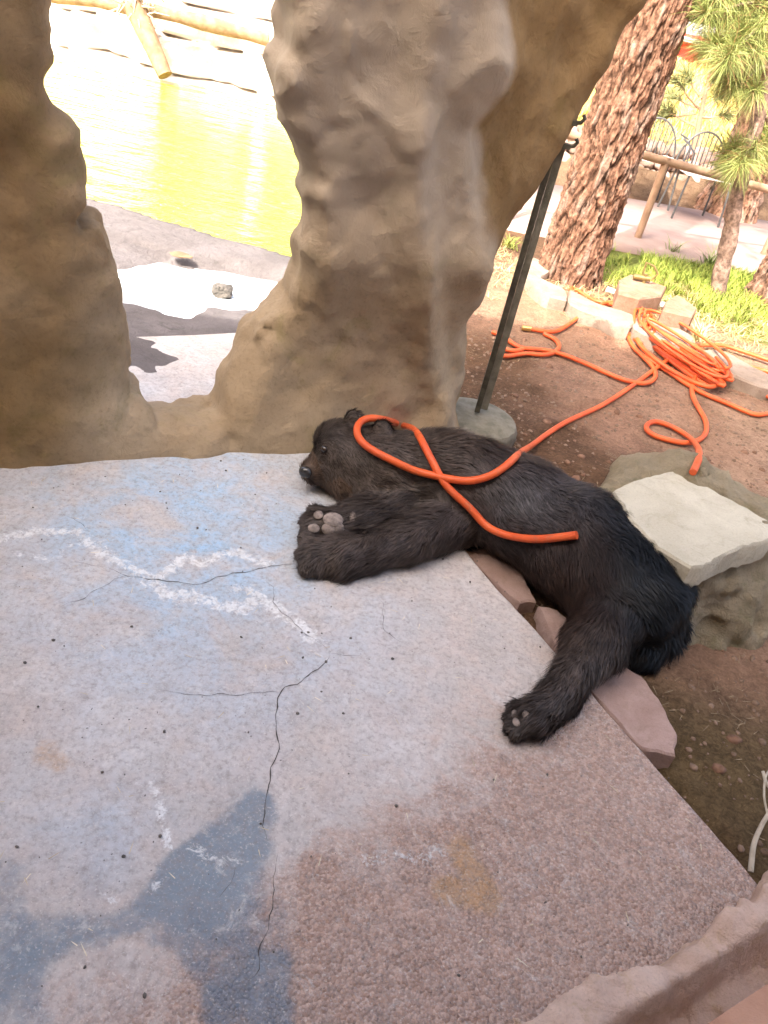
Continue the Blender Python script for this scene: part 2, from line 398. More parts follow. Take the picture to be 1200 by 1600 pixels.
def spaced(lo, hi, a, b, step):
    c = list(np.arange(a, b, step)); s = step; v = c[-1]
    while v < hi: s *= 1.13; v += s; c.append(v)
    s = step; v = a
    while v > lo: s *= 1.13; v -= s; c.insert(0, v)
    return np.array(c)
gx = spaced(-150, 150, -.5, 3.4, .02); gy = spaced(-60, 320, .6, 6.8, .02)
X, Y = np.meshgrid(gx, gy, indexing='ij'); Z = ground_h(X, Y)
nx, ny = X.shape
idx = np.arange(nx*ny).reshape(nx, ny)
Fq = np.stack([idx[:-1, :-1], idx[1:, :-1], idx[1:, 1:], idx[:-1, 1:]], -1).reshape(-1, 4)
dirt = np.array([.135, .082, .050]); pink = np.array([.29, .18, .125]); olive = np.array([.15, .11, .055]); green = np.array([.16, .19, .045]); straw = np.array([.46, .36, .13]); bankc = np.array([.17, .115, .075])
zc = np.tile(dirt, (nx, ny, 1))
n_a = fbm(X*1.1, Y*1.1, X*0+1, 4)
lerp = lambda c, d, t: c*(1-t[..., None])+d*t[..., None]
zc = lerp(zc, pink, sstep(-.1, .7, n_a+1.0*(X-.75)+.5*(Y-2.6))*sstep(5.6, 5.0, Y))
zc = lerp(zc, np.array([.36, .25, .18]), sstep(-.5, .3, n_a+2.2*(X-1.35)-.0*Y)*sstep(1.7, 2.2, Y)*sstep(4.4, 3.6, Y)*.8)
zc = lerp(zc, pink*1.12, sstep(3.9, 4.6, Y)*sstep(5.9, 5.4, Y))
zc = lerp(zc, olive, sstep(.0, .5, n_a+.6)*sstep(1.9, 1.5, Y)*sstep(3, 2, X)*.8)
gm = sstep(.05, .35, Y-(5.35-.33*(X-1.0))+.25*n_a)*sstep(.05, -.05, Y-pl(PATH_N, X))*sstep(.95, 1.25, X)
zc = lerp(zc, green, gm)
zc = lerp(zc, bankc, sstep(0, .2, Y-pl(PATH_F, X)))
zc = lerp(zc, straw, sstep(11.2, 12.5, Y-.25*(X-2)+.5*n_a))
me = np_mesh('dirt_ground', np.stack([X, Y, Z], -1).reshape(-1, 3), Fq, attrs={'zone': zc.reshape(-1, 3)})
link('dirt_ground', me, M['ground'], kind='structure')
def gh(x, y): return float(ground_h(np.array([x], float), np.array([y], float))[0])

# ------------------------------------------------------------------ concrete slab of the den
def seg_d(px, py, poly):
    d = np.full(px.shape, 1e9)
    for (ax, ay), (bx, by) in zip(poly[:-1], poly[1:]):
        vx, vy = bx-ax, by-ay; t = np.clip(((px-ax)*vx+(py-ay)*vy)/(vx*vx+vy*vy), 0, 1)
        d = np.minimum(d, np.hypot(px-ax-t*vx, py-ay-t*vy))
    return d
def inside(px, py, poly):
    r = np.zeros(px.shape, bool); n = len(poly)
    for i in range(n):
        (ax, ay), (bx, by) = poly[i], poly[(i+1) % n]
        c = (ay > py) != (by > py); r ^= c & (px < (bx-ax)*(py-ay)/(by-ay+1e-12)+ax)
    return r
def psd(px, py, poly):
    d = seg_d(px, py, list(poly)+[poly[0]]); return np.where(inside(px, py, poly), d, -d)
ground2 = lambda L: [tuple(P(a, b)[:2]) for a, b in L]
# the slab in its own axes: t along the free edge, s away from it
st = .009
S_, T_ = np.meshgrid(np.arange(-2.3, 0.0001, st), np.arange(-1.3, 2.4, st), indexing='ij')
S_ = S_-S_.max()
Xs = E1[0]+ED[0]*T_+EN[0]*S_; Ys = E1[1]+ED[1]*T_+EN[1]*S_
Zs = .004*fbm(Xs*2, Ys*2, Xs*0, 4)-.004*0
wob = .006*fbm(T_*6, T_*0, T_*0+3, 4); edge = (S_ > -st*.5)
Xs = Xs+np.where(edge, wob*EN[0], 0); Ys = Ys+np.where(edge, wob*EN[1], 0)
px_, py_ = pix(np.stack([Xs, Ys, Xs*0], -1))
w2 = lambda poly: psd(Xs, Ys, ground2(poly))
blue_refl = np.exp(-(((px_-270)/230)**2+((py_-800)/150)**2))*.95 + .45*np.exp(-(((px_-330)/330)**2+((py_-1000)/200)**2))+.35*np.exp(-(((px_-150)/160)**2+((py_-1300)/90)**2))  # blue reflected light painted into the floor colour
agg = sstep(-.55, .55, (Xs-.12)*1.0-(Ys-1.15)*.9 - .15)  # coarse aggregate, with a pink reflected tint put into its colour
agg = np.maximum(agg, sstep(.02, -.02, (462-px_)*.0012)*sstep(1.0, .8, Ys)*.9)
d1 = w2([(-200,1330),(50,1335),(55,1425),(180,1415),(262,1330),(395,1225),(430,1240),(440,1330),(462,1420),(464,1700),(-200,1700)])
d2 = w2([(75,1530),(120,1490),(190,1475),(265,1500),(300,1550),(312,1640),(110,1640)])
dark_refl = np.clip(sstep(-.03, .03, np.minimum(d1, -d2)), 0, 1)*(.62+.3*fbm(Xs*5, Ys*5, Xs*0+2, 3))  # dark silhouettes of a reflection, painted into the concrete colour
dark_refl = np.maximum(dark_refl, .85*sstep(-.04, .05, w2([(380,1520),(462,1480),(462,1600),(370,1620)])))
eff = np.zeros_like(Xs)
for L, wd, a in (([(0,842),(60,830),(120,832),(150,860),(190,880),(240,905),(262,893),(290,868),(312,880),(345,868),(372,862),(418,882)], .022, 1.0),
                 ([(20,862),(80,878),(110,850),(150,845),(185,872)], .02, .8),
                 ([(230,905),(265,930),(300,930),(345,945),(385,950),(400,930),(440,958),(465,975),(490,1000)], .028, 1.0),
                 ([(250,925),(280,945)], .03, .8), ([(370,920),(400,920)], .03, .9),
                 ([(238,1225),(250,1260),(262,1320)], .012, 1.0), ([(300,1325),(340,1345),(372,1345)], .014, .9), ([(180,1222),(240,1220)], .012, .7),
                 ([(570,1345),(640,1335),(660,1345),(690,1325)], .022, .85), ([(600,1075),(650,1070),(680,1085)], .03, .6), ([(160,1405),(175,1408)], .015, .9), ([(235,1383),(245,1388)], .012, .9),
                 ([(700,1320),(750,1330),(790,1300)], .03, .5), ([(640,1120),(660,1200)], .02, .45)):
    eff = np.maximum(eff, a*np.exp(-(seg_d(Xs, Ys, ground2(L))/(wd*1.9))**2))
rust = np.exp(-(seg_d(Xs, Ys, ground2([(720,1330),(760,1400),(700,1390)]))/.045)**2)+.7*np.exp(-(seg_d(Xs, Ys, ground2([(70,1180),(90,1190)]))/.05)**2)+.6*np.exp(-(seg_d(Xs, Ys, ground2([(300,860),(305,862)]))/.015)**2)
wall_foot_dark = sstep(.16, -.02, seg_d(Xs, Ys, ground2([(-80,690),(0,690),(200,690),(330,690)])))*.75+.55*sstep(.35, .0, np.hypot(Xs+1.35, Ys-1.95))  # browner and darker along the wall foot and the left corner
nS, nT = Xs.shape; ix = np.arange(nS*nT).reshape(nS, nT)
Fs = np.stack([ix[:-1, :-1], ix[1:, :-1], ix[1:, 1:], ix[:-1, 1:]], -1).reshape(-1, 4)
Vs = np.stack([Xs, Ys, Zs], -1).reshape(-1, 3)
# a rounded free edge and its side face
e = ix[-1]; base = len(Vs)
s1 = Vs[e]+np.array([EN[0]*.006, EN[1]*.006, -.008]); s2 = Vs[e]+np.array([EN[0]*.004, EN[1]*.004, -.14])
Vs = np.concatenate([Vs, s1, s2]); k = np.arange(nT-1)
Fs = np.concatenate([Fs, np.stack([e[:-1], base+k, base+k+1, e[1:]], 1), np.stack([base+k, base+nT+k, base+nT+k+1, base+k+1], 1)])
pad = lambda a: np.concatenate([a.ravel(), np.tile(a[-1], 2)])
me = np_mesh('concrete_floor', Vs, Fs, attrs=dict(blue_refl=pad(blue_refl), agg=pad(agg), dark_refl=pad(dark_refl), eff=pad(eff), rust=pad(rust), wall_foot_dark=pad(wall_foot_dark)))
if me.polygons[0].normal.z < 0: me.flip_normals()
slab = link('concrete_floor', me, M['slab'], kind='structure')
mcr = basic('crack_shadow', (.05, .045, .04), (.09, .08, .07), 40, 1, 0)
for L, wd in (([(170,888),(205,900),(240,905),(285,909),(320,908),(350,897),(380,893),(430,884),(475,879)], .0028), ([(515,1025),(495,1052),(470,1065),(440,1080),(432,1105),(433,1140),(435,1170),(428,1200),(425,1220),(414,1262),(412,1310)], .0032),
              ([(440,1082),(400,1083),(330,1086),(250,1078)], .0015), ([(515,1022),(490,1000),(460,975),(430,945),(415,900)], .0018), ([(562,1024),(515,1025)], .002), ([(95,948),(130,935),(180,905),(205,900)], .0016),
              ([(436,1330),(428,1390),(418,1430),(405,1500),(385,1545)], .0022), ([(590,930),(600,960),(603,990),(640,1010)], .0014), ([(364,1352),(358,1378),(344,1402)], .0025), ([(98,802),(125,818),(143,832)], .0022), ([(170,888),(130,880),(105,878)], .0016),
              ([(60,702),(105,712),(150,706),(210,716)], .003), ([(345,690),(375,694),(400,690)], .003)):
    pts = catmull([(*P(a, b)[:2], .0035) for a, b in L], .012)
    n = len(pts); tt = np.gradient(pts, axis=0); nn = np.stack([-tt[:, 1], tt[:, 0], 0*tt[:, 0]], 1); nn /= np.linalg.norm(nn, axis=1, keepdims=True)+1e-9
    jit = rng.normal(0, .006, n); jit = np.convolve(jit, [.25, .5, .25], 'same'); c = pts+nn*jit[:, None]
    c[:, 2] = .004*fbm(c[:, 0]*2, c[:, 1]*2, c[:, 0]*0, 4)+.0012
    ww = wd*.42*(.3+1.1*rng.random(n)**1.5)*np.minimum(1, np.minimum(np.arange(n), n-1-np.arange(n))/6+.15)
    V = np.concatenate([c-nn*ww[:, None], c+nn*ww[:, None]]); k = np.arange(n-1)
    me = np_mesh('crack', V, np.stack([k, k+1, n+k+1, n+k], 1), smooth=False); link('crack', me, mcr, slab)

# ------------------------------------------------------------------ den wall with its opening (one rock)
A = np.array([-1.3, 2.08]); B = np.array([.17, 2.97]); WD = (B-A)/np.linalg.norm(B-A); WN = np.array([WD[1], -WD[0]])   # WN towards the camera
def Wp(px, py):
    d = Fv*FOC+cr*(px-600)+cu*(800-py); t = (A@WN)/(d[:2]@WN); q = np.array([0, 0, CAMH])+d*t
    return ((q[:2]-A)@WD, q[2])
open_l = [Wp(*q) for q in ((85,0),(84,60),(82,165),(105,185),(116,210),(118,300),(122,335),(150,345),(162,375),(163,480),(178,520),(192,560),(214,602),(236,634))]
open_r = [Wp(*q) for q in ((338,640),(352,610),(372,570),(398,525),(425,490),(455,465),(458,420),(450,330),(454,255),(432,205),(424,190),(400,130),(402,80),(412,50),(408,0))]
right = [Wp(*q) for q in ((1000,0),(960,75),(905,165),(865,245),(810,315),(760,390),(742,440),(725,500),(716,560),(702,640))]
outer = [(-1.4, -.3), (-1.4, 1.8), (-.5, 1.86), (.2, 1.74), (open_l[0][0]-.02, 1.8), (open_l[0][0]+.3, 2.6), (open_r[-1][0]-.3, 2.6), (open_r[-1][0]+.03, 1.84), (1.3, 1.9), (right[0][0]+.06, 1.82)]+right+[(right[-1][0], -.3)]
ol = [(open_l[0][0]+.1, 2.15), (open_l[0][0]+.02, 1.9)]+open_l; orr = open_r+[(open_r[-1][0]-.02, 1.9), (open_r[-1][0]-.15, 2.15)]
hole = [(open_l[0][0]+.02, 2.9)]+open_l+open_r+[(open_r[-1][0]-.02, 2.9)]
h = .0155
sx = np.arange(-1.5, right[0][0]+.3, h); sy = np.arange(-.36, .42, h); sz = np.arange(-.35, 2.1, h)
S2, Z2 = np.meshgrid(sx, sz, indexing='ij')
D2 = np.minimum(psd(S2, Z2, outer), -psd(S2, Z2, hole))                      # + inside
D2 = D2+.014*fbm(S2*11, Z2*11, S2*0+1.3, 3)
D3 = -D2[:, None, :]; Sg = S2[:, None, :]; Zg = Z2[:, None, :]; Yg = sy[None, :, None]
ridge = np.interp(Z2, [q[1] for q in [Wp(*a) for a in ((745,440),(735,380),(715,300),(702,180),(752,85),(740,0))]], [q[0] for q in [Wp(*a) for a in ((745,440),(735,380),(715,300),(702,180),(752,85),(740,0))]])
T0 = .13+.06*np.exp(-np.clip(Z2, 0, None)/.18)
front = T0+.035*fbm(S2*2.2, Z2*2.2, S2*0+5, 3)+.10*sstep(.10, -.10, S2-ridge)*sstep(.35, .75, Z2)*(S2 > 0.5)-.05*sstep(0, .35, S2-ridge)
fold = np.interp(Z2, *zip(*[Wp(*a)[::-1] for a in ((690,600),(655,420),(640,300),(640,180),(655,60))]))
front += .05*np.exp(-((S2-fold+.09)/.07)**2)
yl = Yg+front[:, None, :]-T0[:, None, :]                                      # shift the front surface
q = np.maximum(np.abs(yl)-T0[:, None, :], -10); R0 = .09
qa = D3+R0; qb = q+R0
F3 = np.minimum(np.maximum(qa, qb), 0)+np.hypot(np.maximum(qa, 0), np.maximum(qb, 0))-R0
Sb, Yb, Zb = np.broadcast_arrays(Sg, Yg, Zg)
F3 = F3+.030*fbm(Sb*2.4, Yb*2.4, Zb*2.4, 3)+.008*fbm(Sb*10, Yb*10, Zb*8, 4)+.022*fbm(Sb*9, Yb*9, Zb*9+4, 4)*sstep(.13, .0, np.abs(D3))-.008*sstep(.16, .0, np.abs(fbm(Sb*2.6+3, Yb*2.6, Zb*1.5, 3)))*sstep(-.2, .3, fbm(Sb*1.3, Yb*1.3, Zb*1.3+7, 2))+.004*fbm(Sb*33, Yb*33, Zb*33, 2)
V, Q = surface_nets(F3, (sx[0], sy[0], sz[0]), h)
W3 = np.stack([A[0]+WD[0]*V[:, 0]-WN[0]*V[:, 1]*1.0, A[1]+WD[1]*V[:, 0]-WN[1]*V[:, 1], V[:, 2]], 1)   # local y runs away from the camera
rd = np.interp(W3[:, 2], [q[1] for q in [Wp(*a) for a in ((745,440),(735,380),(715,300),(702,180),(752,85),(740,0))]], [q[0] for q in [Wp(*a) for a in ((745,440),(735,380),(715,300),(702,180),(752,85),(740,0))]])
tint = np.where(V[:, 0] > .4, sstep(-.02, .05, V[:, 0]-rd+.04*fbm(V[:, 0]*6, V[:, 2]*6, V[:, 0]*0, 3)), np.clip(.75-.8*sstep(.1, .4, V[:, 0])+.35*fbm(V[:, 0]*3, V[:, 2]*3, V[:, 0]*0+2, 3), 0, 1))
me = np_mesh('rock_wall', W3, Q, attrs={'tint': tint, 'grey': sstep(.5, 1.1, W3[:, 2])*sstep(.4, .7, V[:, 0])*(1-tint)}); 
link('rock_wall', me, M['wall'], None, 'brown artificial rock wall with a ragged open archway, standing on the far side of the concrete floor', 'rock wall')
wall_bvh = BVHTree.FromPolygons(W3.tolist(), Q.tolist())

# ------------------------------------------------------------------ pool side seen through the opening
ax_ = np.arange(-5.2, .05, .025); ay_ = np.arange(2.1, 4.62, .025); X, Y = np.meshgrid(ax_, ay_, indexing='ij')
pe = np.interp(X, [-5, -2.06, -1.4, -.87, 0], [4.75, 4.55, 4.43, 4.36, 4.3])+.04*fbm(X*3, X*0, X*0, 3)
pud = psd(X, Y, ground2([(120,415),(200,412),(250,405),(300,415),(350,418),(440,435),(450,450),(440,470),(400,480),(330,468),(290,485),(230,470),(160,455)]))
Zp = -.01+.012*fbm(X*2.4, Y*2.4, X*0, 4)+.05*sstep(.55, .25, pe-Y)*sstep(.02, -.1, pud)-.04*sstep(-.08, .06, pud+.03*fbm(X*8, Y*8, X*0, 3))-.03*sstep(.012, 0, np.abs(Y-(4.05+.07*fbm(X*3, X*0, X*0+8, 3))))
Y = np.minimum(Y, pe); Zp = np.where(Y >= pe-.001, -.8, Zp); nxa, nya = X.shape; ia = np.arange(nxa*nya).reshape(nxa, nya)
Fa = np.stack([ia[:-1, :-1], ia[1:, :-1], ia[1:, 1:], ia[:-1, 1:]], -1).reshape(-1, 4)
link('pool_surround', np_mesh('pool_surround', np.stack([X, Y, Zp], -1).reshape(-1, 3), Fa), M['apron'], kind='structure')
mb = MB(); mb.add([(-4.5, 3.1, -.027), (-.2, 3.1, -.027), (-.2, 4.2, -.027), (-4.5, 4.2, -.027)], [[0, 1, 2, 3]]); mb.build('puddle_water', M['puddle'], kind='structure')
mb = MB(); mb.add([(-17, 4.2, -.38), (-.35, 4.2, -.38), (-.35, 14.3, -.38), (-17, 14.3, -.38)], [[0, 1, 2, 3]]); mb.build('pool_water', M['pool'], kind='structure')
# far bank: pale ledges of rock
bx = np.arange(-17, .6, .07); bz = np.arange(-.9, 2.4, .04); X, Zb_ = np.meshgrid(bx, bz, indexing='ij')
led = np.floor((Zb_+.15*fbm(X*.4, X*0, X*0, 3)+.4)/.42); fr = (Zb_+.15*fbm(X*.4, X*0, X*0, 3)+.4)/.42-led
f1, f2 = worley(X*.55+led*3.7, led*1.0+.5)
Yk = 11.8+.32*led+.1*sstep(.7, 1, fr)+.25*fbm(X*.9, Zb_*1.2, X*0, 4)+.18*np.clip(1-(f2-f1)*6, 0, 1)+.22*sstep(.1, 0, fr)*(led > -1)
nxa, nya = X.shape; ia = np.arange(nxa*nya).reshape(nxa, nya); Fa = np.stack([ia[:-1, :-1], ia[1:, :-1], ia[1:, 1:], ia[:-1, 1:]], -1).reshape(-1, 4)
link('rock_bank', np_mesh('rock_bank', np.stack([X, Yk, Zb_], -1).reshape(-1, 3), Fa), M['bank'], kind='structure')
mb = MB(); a = PY(60, -12, 11.75); b = PY(245, 18, 11.7); c = PY(420, 62, 11.9)
mb.tube(catmull([a, b, c], .25), [.09+.015*sin(i*1.7) for i in range(len(catmull([a, b, c], .25)))], 10)
mb.build('fallen_log', M['log'], None, label='weathered log lying along the pale rock bank across the yellow pool', cat='log')
mb = MB(); pp = catmull([PY(208, 8, 11.55), PY(228, 50, 11.45), PY(258, 118, 11.3)], .2); mb.tube(pp, np.linspace(.14, .1, len(pp)), 10)
mb.build('leaning_log', M['log'], None, label='short thick log leaning down the pale bank into the pool', cat='log')
mb = MB()
for i in range(46):
    c = PY(215+rng.normal(0, 16), 10+rng.normal(0, 6), 11.5); d = rng.normal(0, 1, 3); d /= np.linalg.norm(d)
    mb.tube([c, c+d*.1+[0, 0, .02], c+d*.24+rng.normal(0, .04, 3)], [.014, .01, .004], 4)
mb.build('brush_pile', M['twig'], None, label='tangle of dry sticks caught where two logs meet on the far bank', cat='sticks')
def rock(name, c, size, seed, mat, label=None, cat=None, parent=None, hh=.06, flat=0, group=None):
    n = 17; g = np.linspace(-1.5, 1.5, 3*n//1); 
    a, b, d = np.meshgrid(g, g, g, indexing='ij'); f = np.sqrt(a*a+b*b+d*d)-1+.28*fbm(a*1.1+seed, b*1.1, d*1.1, 3)+.07*fbm(a*5+seed, b*5, d*5, 2)
    V, Q = surface_nets(f, (g[0],)*3, g[1]-g[0]); V = V*np.array(size)+np.array(c)
    return link(name, np_mesh(name, V, Q), mat, parent, label, cat, group)
c = P(348, 455, .0); rock('dark_stone', (c[0], c[1], .0), (.055, .045, .035), 2.2, M['dark_rock'], 'small dark lumpy stone sitting in the bright puddle', 'stone')
c = P(282, 407, .01); rock('orange_leaf', (c[0], c[1], .04), (.06, .03, .012), 5.2, M['log'], 'small orange brown scrap lying at the back edge of the puddle', 'scrap')

# ------------------------------------------------------------------ flagstones along the slab edge, one border
fb = thing('flagstone_border', (*P(880, 1000)[:2], GZ), 'border of irregular pinkish flagstones between the concrete floor edge and the dark dirt', 'stone border')
for L, dz in (([(575,712),(618,690),(655,697),(690,735),(686,748),(640,752)], 0), ([(648,764),(690,752),(718,765),(756,822),(744,838),(716,850),(700,838)], .004), ([(722,858),(755,846),(785,862),(814,888),(836,938),(812,942),(790,925)], -.003),
              ([(842,946),(870,950),(905,985),(936,1028),(930,1040),(904,1060),(880,1032)], .004), ([(911,1066),(940,1050),(976,1040),(1002,1055),(1032,1092),(1058,1148),(1056,1180),(1003,1170)], .0)):
    mb = MB(); z1 = -.022+dz
    pts = [P(a, b, z1)[:2] for a, b in L]; fine = []
    for i in range(len(pts)):
        p, q2 = np.array(pts[i]), np.array(pts[(i+1) % len(pts)]); n = max(2, int(np.linalg.norm(q2-p)/.02))
        fine += [p+(q2-p)*k/n+rng.normal(0, .0022, 2) for k in range(n)]
    mb.prism(fine, z1-.09, z1, .006); mb.build('flagstone', M['flag'], fb)

# ------------------------------------------------------------------ flat topped boulder beside the bear
def sdf_mesh(fn, lo, hi, h):
    g = [np.arange(l, u+h, h) for l, u in zip(lo, hi)]; a, b, c = np.meshgrid(*g, indexing='ij')
    return surface_nets(fn(a, b, c), (g[0][0], g[1][0], g[2][0]), h)
TOPZ = .30
top = [P(a, b, TOPZ)[:2] for a, b in ((958,768),(990,750),(1062,735),(1110,762),(1205,822),(1150,858),(1095,885),(1078,884),(1045,866),(1000,828))]
top[4] = P(1215, 828, TOPZ)[:2]
body = [P(a, b, TOPZ*.6)[:2] for a, b in ((930,775),(985,735),(1062,735),(1215,820),(1190,880),(1100,905),(1040,880))]
ct = np.mean(body, 0)
def boul(a, b, c):
    d = -psd(a[:, :, 0], b[:, :, 0], [tuple(p) for p in body])[:, :, None]-.10*np.clip((.26-c)/.3, 0, 1)
    r = .06; qa = d+r; qb = c-.27+r
    f = np.minimum(np.maximum(qa, qb), 0)+np.hypot(np.maximum(qa, 0), np.maximum(qb, 0))-r
    return f+.06*fbm(a*5, b*5, c*5+3, 4)+.03*np.abs(fbm(a*11, b*11, c*11, 4))-.01
V, Q = sdf_mesh(boul, (ct[0]-.75, ct[1]-.75, -.2), (ct[0]+.75, ct[1]+.75, .4), .013)
bo = link('boulder', np_mesh('boulder', V, Q), M['boulder'], None, 'rough grey green boulder with a pale flat slab top, beside the black bear', 'boulder')
mb = MB(); mb.prism(catmull([*top, top[0]], .02)[:-1]+rng.normal(0, .0022, (len(catmull([*top, top[0]], .02))-1, 2)), TOPZ-.085, TOPZ, .007); mb.build('flat_top', M['boulder_top'], bo, label='pale flat slab top with rounded corners')
bould_bvh = BVHTree.FromPolygons(V.tolist(), Q.tolist())

# ------------------------------------------------------------------ the bear
def cap_list():
    L = []
    def cap(a, b, part):
        L.append((P(a[0], a[1], a[2]), a[3], P(b[0], b[1], b[2]), b[3], part))
    tor = [(672,735,.12,.13), (735,757,.12,.15), (815,795,.12,.155), (900,848,.12,.165), (978,918,.12,.17)]
    for a, b in zip(tor[:-1], tor[1:]): cap(a, b, 'torso')
    cap((690,728,.17,.10), (725,745,.17,.10), 'torso'); cap((600,728,.12,.115), tor[0], 'neck'); cap((542,710,.13,.108), (605,735,.12,.125), 'head')
    cap((524,690,.135,.07), (552,694,.14,.085), 'head')
    cap((486,735,.075,.038), (527,716,.10,.074), 'muzzle')
    cap((505,738,.05,.04), (545,745,.07,.085), 'muzzle')
    cap((590,765,.06,.10), (680,770,.08,.12), 'chest')
    cap((690,765,.10,.12), (720,812,.055,.085), 'arm'); cap((720,812,.055,.085), (630,848,.045,.068), 'arm'); cap((630,848,.045,.068), (540,868,.045,.062), 'arm'); cap((540,868,.045,.062), (500,872,.035,.048), 'arm')
    cap((660,780,.06,.085), (575,812,.045,.066), 'arm2'); cap((575,812,.045,.066), (515,822,.035,.058), 'arm2')
    for q_ in ((489,799),(480,816),(479,835)): cap((508,820,.035,.03), (q_[0],q_[1],.03,.023), 'arm2')
    for q_ in ((481,849),(473,866),(479,888)): cap((508,870,.035,.03), (q_[0],q_[1],.027,.024), 'arm')
    cap((968,940,.10,.12), (930,1005,.06,.082), 'leg'); cap((930,1005,.06,.082), (892,1062,.045,.046), 'leg'); cap((892,1062,.045,.046), (872,1090,.035,.044), 'leg'); cap((872,1090,.035,.048), (832,1122,.03,.052), 'leg')
    for q_ in ((806,1106),(799,1120),(800,1135),(810,1148)): cap((830,1124,.03,.028), (q_[0],q_[1],.024,.021), 'leg')
    cap((995,935,.1,.15), (1015,975,.02,.10), 'leg2'); cap((1015,975,.02,.1), (1000,1020,-.02,.06), 'leg2')
    cap((1035,950,.1,.04), (1055,985,.06,.028), 'tail')
    cap((588,684,.20,.034), (596,672,.245,.034), 'ear'); cap((548,668,.20,.03), (552,656,.235,.03), 'ear')
    return L
CAPS = cap_list()
def cap_d(p, a, ra, b, rb):
    ab = b-a; t = np.clip(((p-a)@ab)/(ab@ab), 0, 1); return np.linalg.norm(p-a-t[..., None]*ab, axis=-1)-(ra+(rb-ra)*t)
def bear_f(a, b, c):
    p = np.stack([a, b, c], -1); f = None
    for A_, ra, B_, rb, part in CAPS:
        d = cap_d(p, A_, ra, B_, rb); k_ = {'torso': .06, 'ear': .015, 'tail': .02, 'muzzle': .025}.get(part, .035)
        if part in ('arm', 'arm2', 'leg') and rb < .022: k_ = .012
        if f is None: f = d
        else:
            hh = np.clip(.5+.5*(d-f)/k_, 0, 1); f = d*(1-hh)+f*hh-k_*hh*(1-hh)
    return f+.007*fbm(a*12, b*12, c*12, 3)
pts = np.array([q for c in CAPS for q in (c[0], c[2])])
V, Q = sdf_mesh(bear_f, (pts[:, 0].min()-.25, pts[:, 1].min()-.25, -.13), (pts[:, 0].max()+.25, pts[:, 1].max()+.25, .45), .011)
bear_bvh = BVHTree.FromPolygons(V.tolist(), Q.tolist())
def fur_col(p):
    p = np.asarray(p); D = np.stack([cap_d(p, c[0], c[1], c[2], c[3]) for c in CAPS], -1); near = D.argmin(-1)
    parts = np.array([c[4] for c in CAPS]); pn = parts[near]
    refl_grey = np.array([.066, .051, .043]); brown = np.array([.026, .0135, .009]); black = np.array([.0035, .005, .007]); ash = np.array([.075, .075, .082])  # reflected ground over black fur is put into these grey and brown tones
    ux, _ = np.array([p[..., 0], p[..., 1]])
    t = sstep(.05, .45, p[..., 0]); c = refl_grey*(1-t)[..., None]+brown*t[..., None]
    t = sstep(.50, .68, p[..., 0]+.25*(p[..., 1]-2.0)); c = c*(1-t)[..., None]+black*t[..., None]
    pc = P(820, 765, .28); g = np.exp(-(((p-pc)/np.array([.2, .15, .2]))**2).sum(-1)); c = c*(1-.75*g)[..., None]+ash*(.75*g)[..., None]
    lg = (pn == 'leg')&(p[..., 1] < 1.75); tl = np.where(lg, sstep(1.75, 1.5, p[..., 1]), 0); c = c*(1-tl)[..., None]+refl_grey*.75*tl[..., None]
    mz = (pn == 'muzzle'); c = np.where(mz[..., None], np.array([.085, .056, .040]), c)
    n = fbm(p[..., 0]*9, p[..., 1]*9, p[..., 2]*9, 3); c = c*(1+.3*n)[..., None]
    return c, near
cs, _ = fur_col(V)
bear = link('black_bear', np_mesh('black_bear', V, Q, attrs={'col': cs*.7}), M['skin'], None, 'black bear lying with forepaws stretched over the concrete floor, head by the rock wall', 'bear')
def hit(px, py, bvh=bear_bvh):
    d = Fv*FOC+cr*(px-600)+cu*(800-py); l, n, i, t = bvh.ray_cast(Vector((0, 0, CAMH)), Vector(d).normalized(), 30)
    return (np.array(l), np.array(n)) if l is not None else (None, None)
bald = []
def blob(name, px, py, rad, mat, sink=.4, bald_r=None):
    l, n = hit(px, py)
    if l is None: return
    Mx = frame(n); mb = MB(); mb.add(*ellipsoid(l+n*rad[2]*(1-sink), rad, Mx)); mb.build(name, mat, bear); bald.append((l, bald_r or max(rad)*1.05))
blob('nose', 479, 737, (.024, .020, .016), M['nose']); blob('nostril', 477, 737, (.006, .006, .004), M['claw'], 0)
blob('eye', 508, 702, (.013, .012, .009), M['eye'], .3)
for q_, r_ in (((498,806), (.017, .014, .009)), ((490,826), (.017, .014, .009)), ((520,813), (.030, .022, .012)), ((528,826), (.018, .018, .011)), ((551,808), (.010, .016, .009)), ((513,826), (.02, .018, .011))): blob('paw_pad', *q_, (r_[0]*1.1, r_[1]*1.1, r_[2]*.7), M['pad'], .3)
for q_ in ((807,1130), (823,1118), (805,1117)): blob('paw_pad', *q_, (.013, .009, .006), M['pad'], .3)
for (a0, a1) in (((486,800),(472,806)), ((481,818),(468,824)), ((479,836),(469,838)), ((482,851),(470,849)), ((476,866),(466,868)), ((479,884),(468,886)), ((801,1104),(791,1105)), ((793,1120),(783,1122)), ((794,1136),(785,1140)), ((805,1150),(797,1157))):
    mb = MB(); s0 = P(*a0, .022); s1 = P(*a1, .006); mid_ = (s0+s1)/2+[0, 0, .008]
    mb.tube([s0, mid_, s1], [.007, .0055, .001], 7); mb.build('claw', M['claw'], bear)
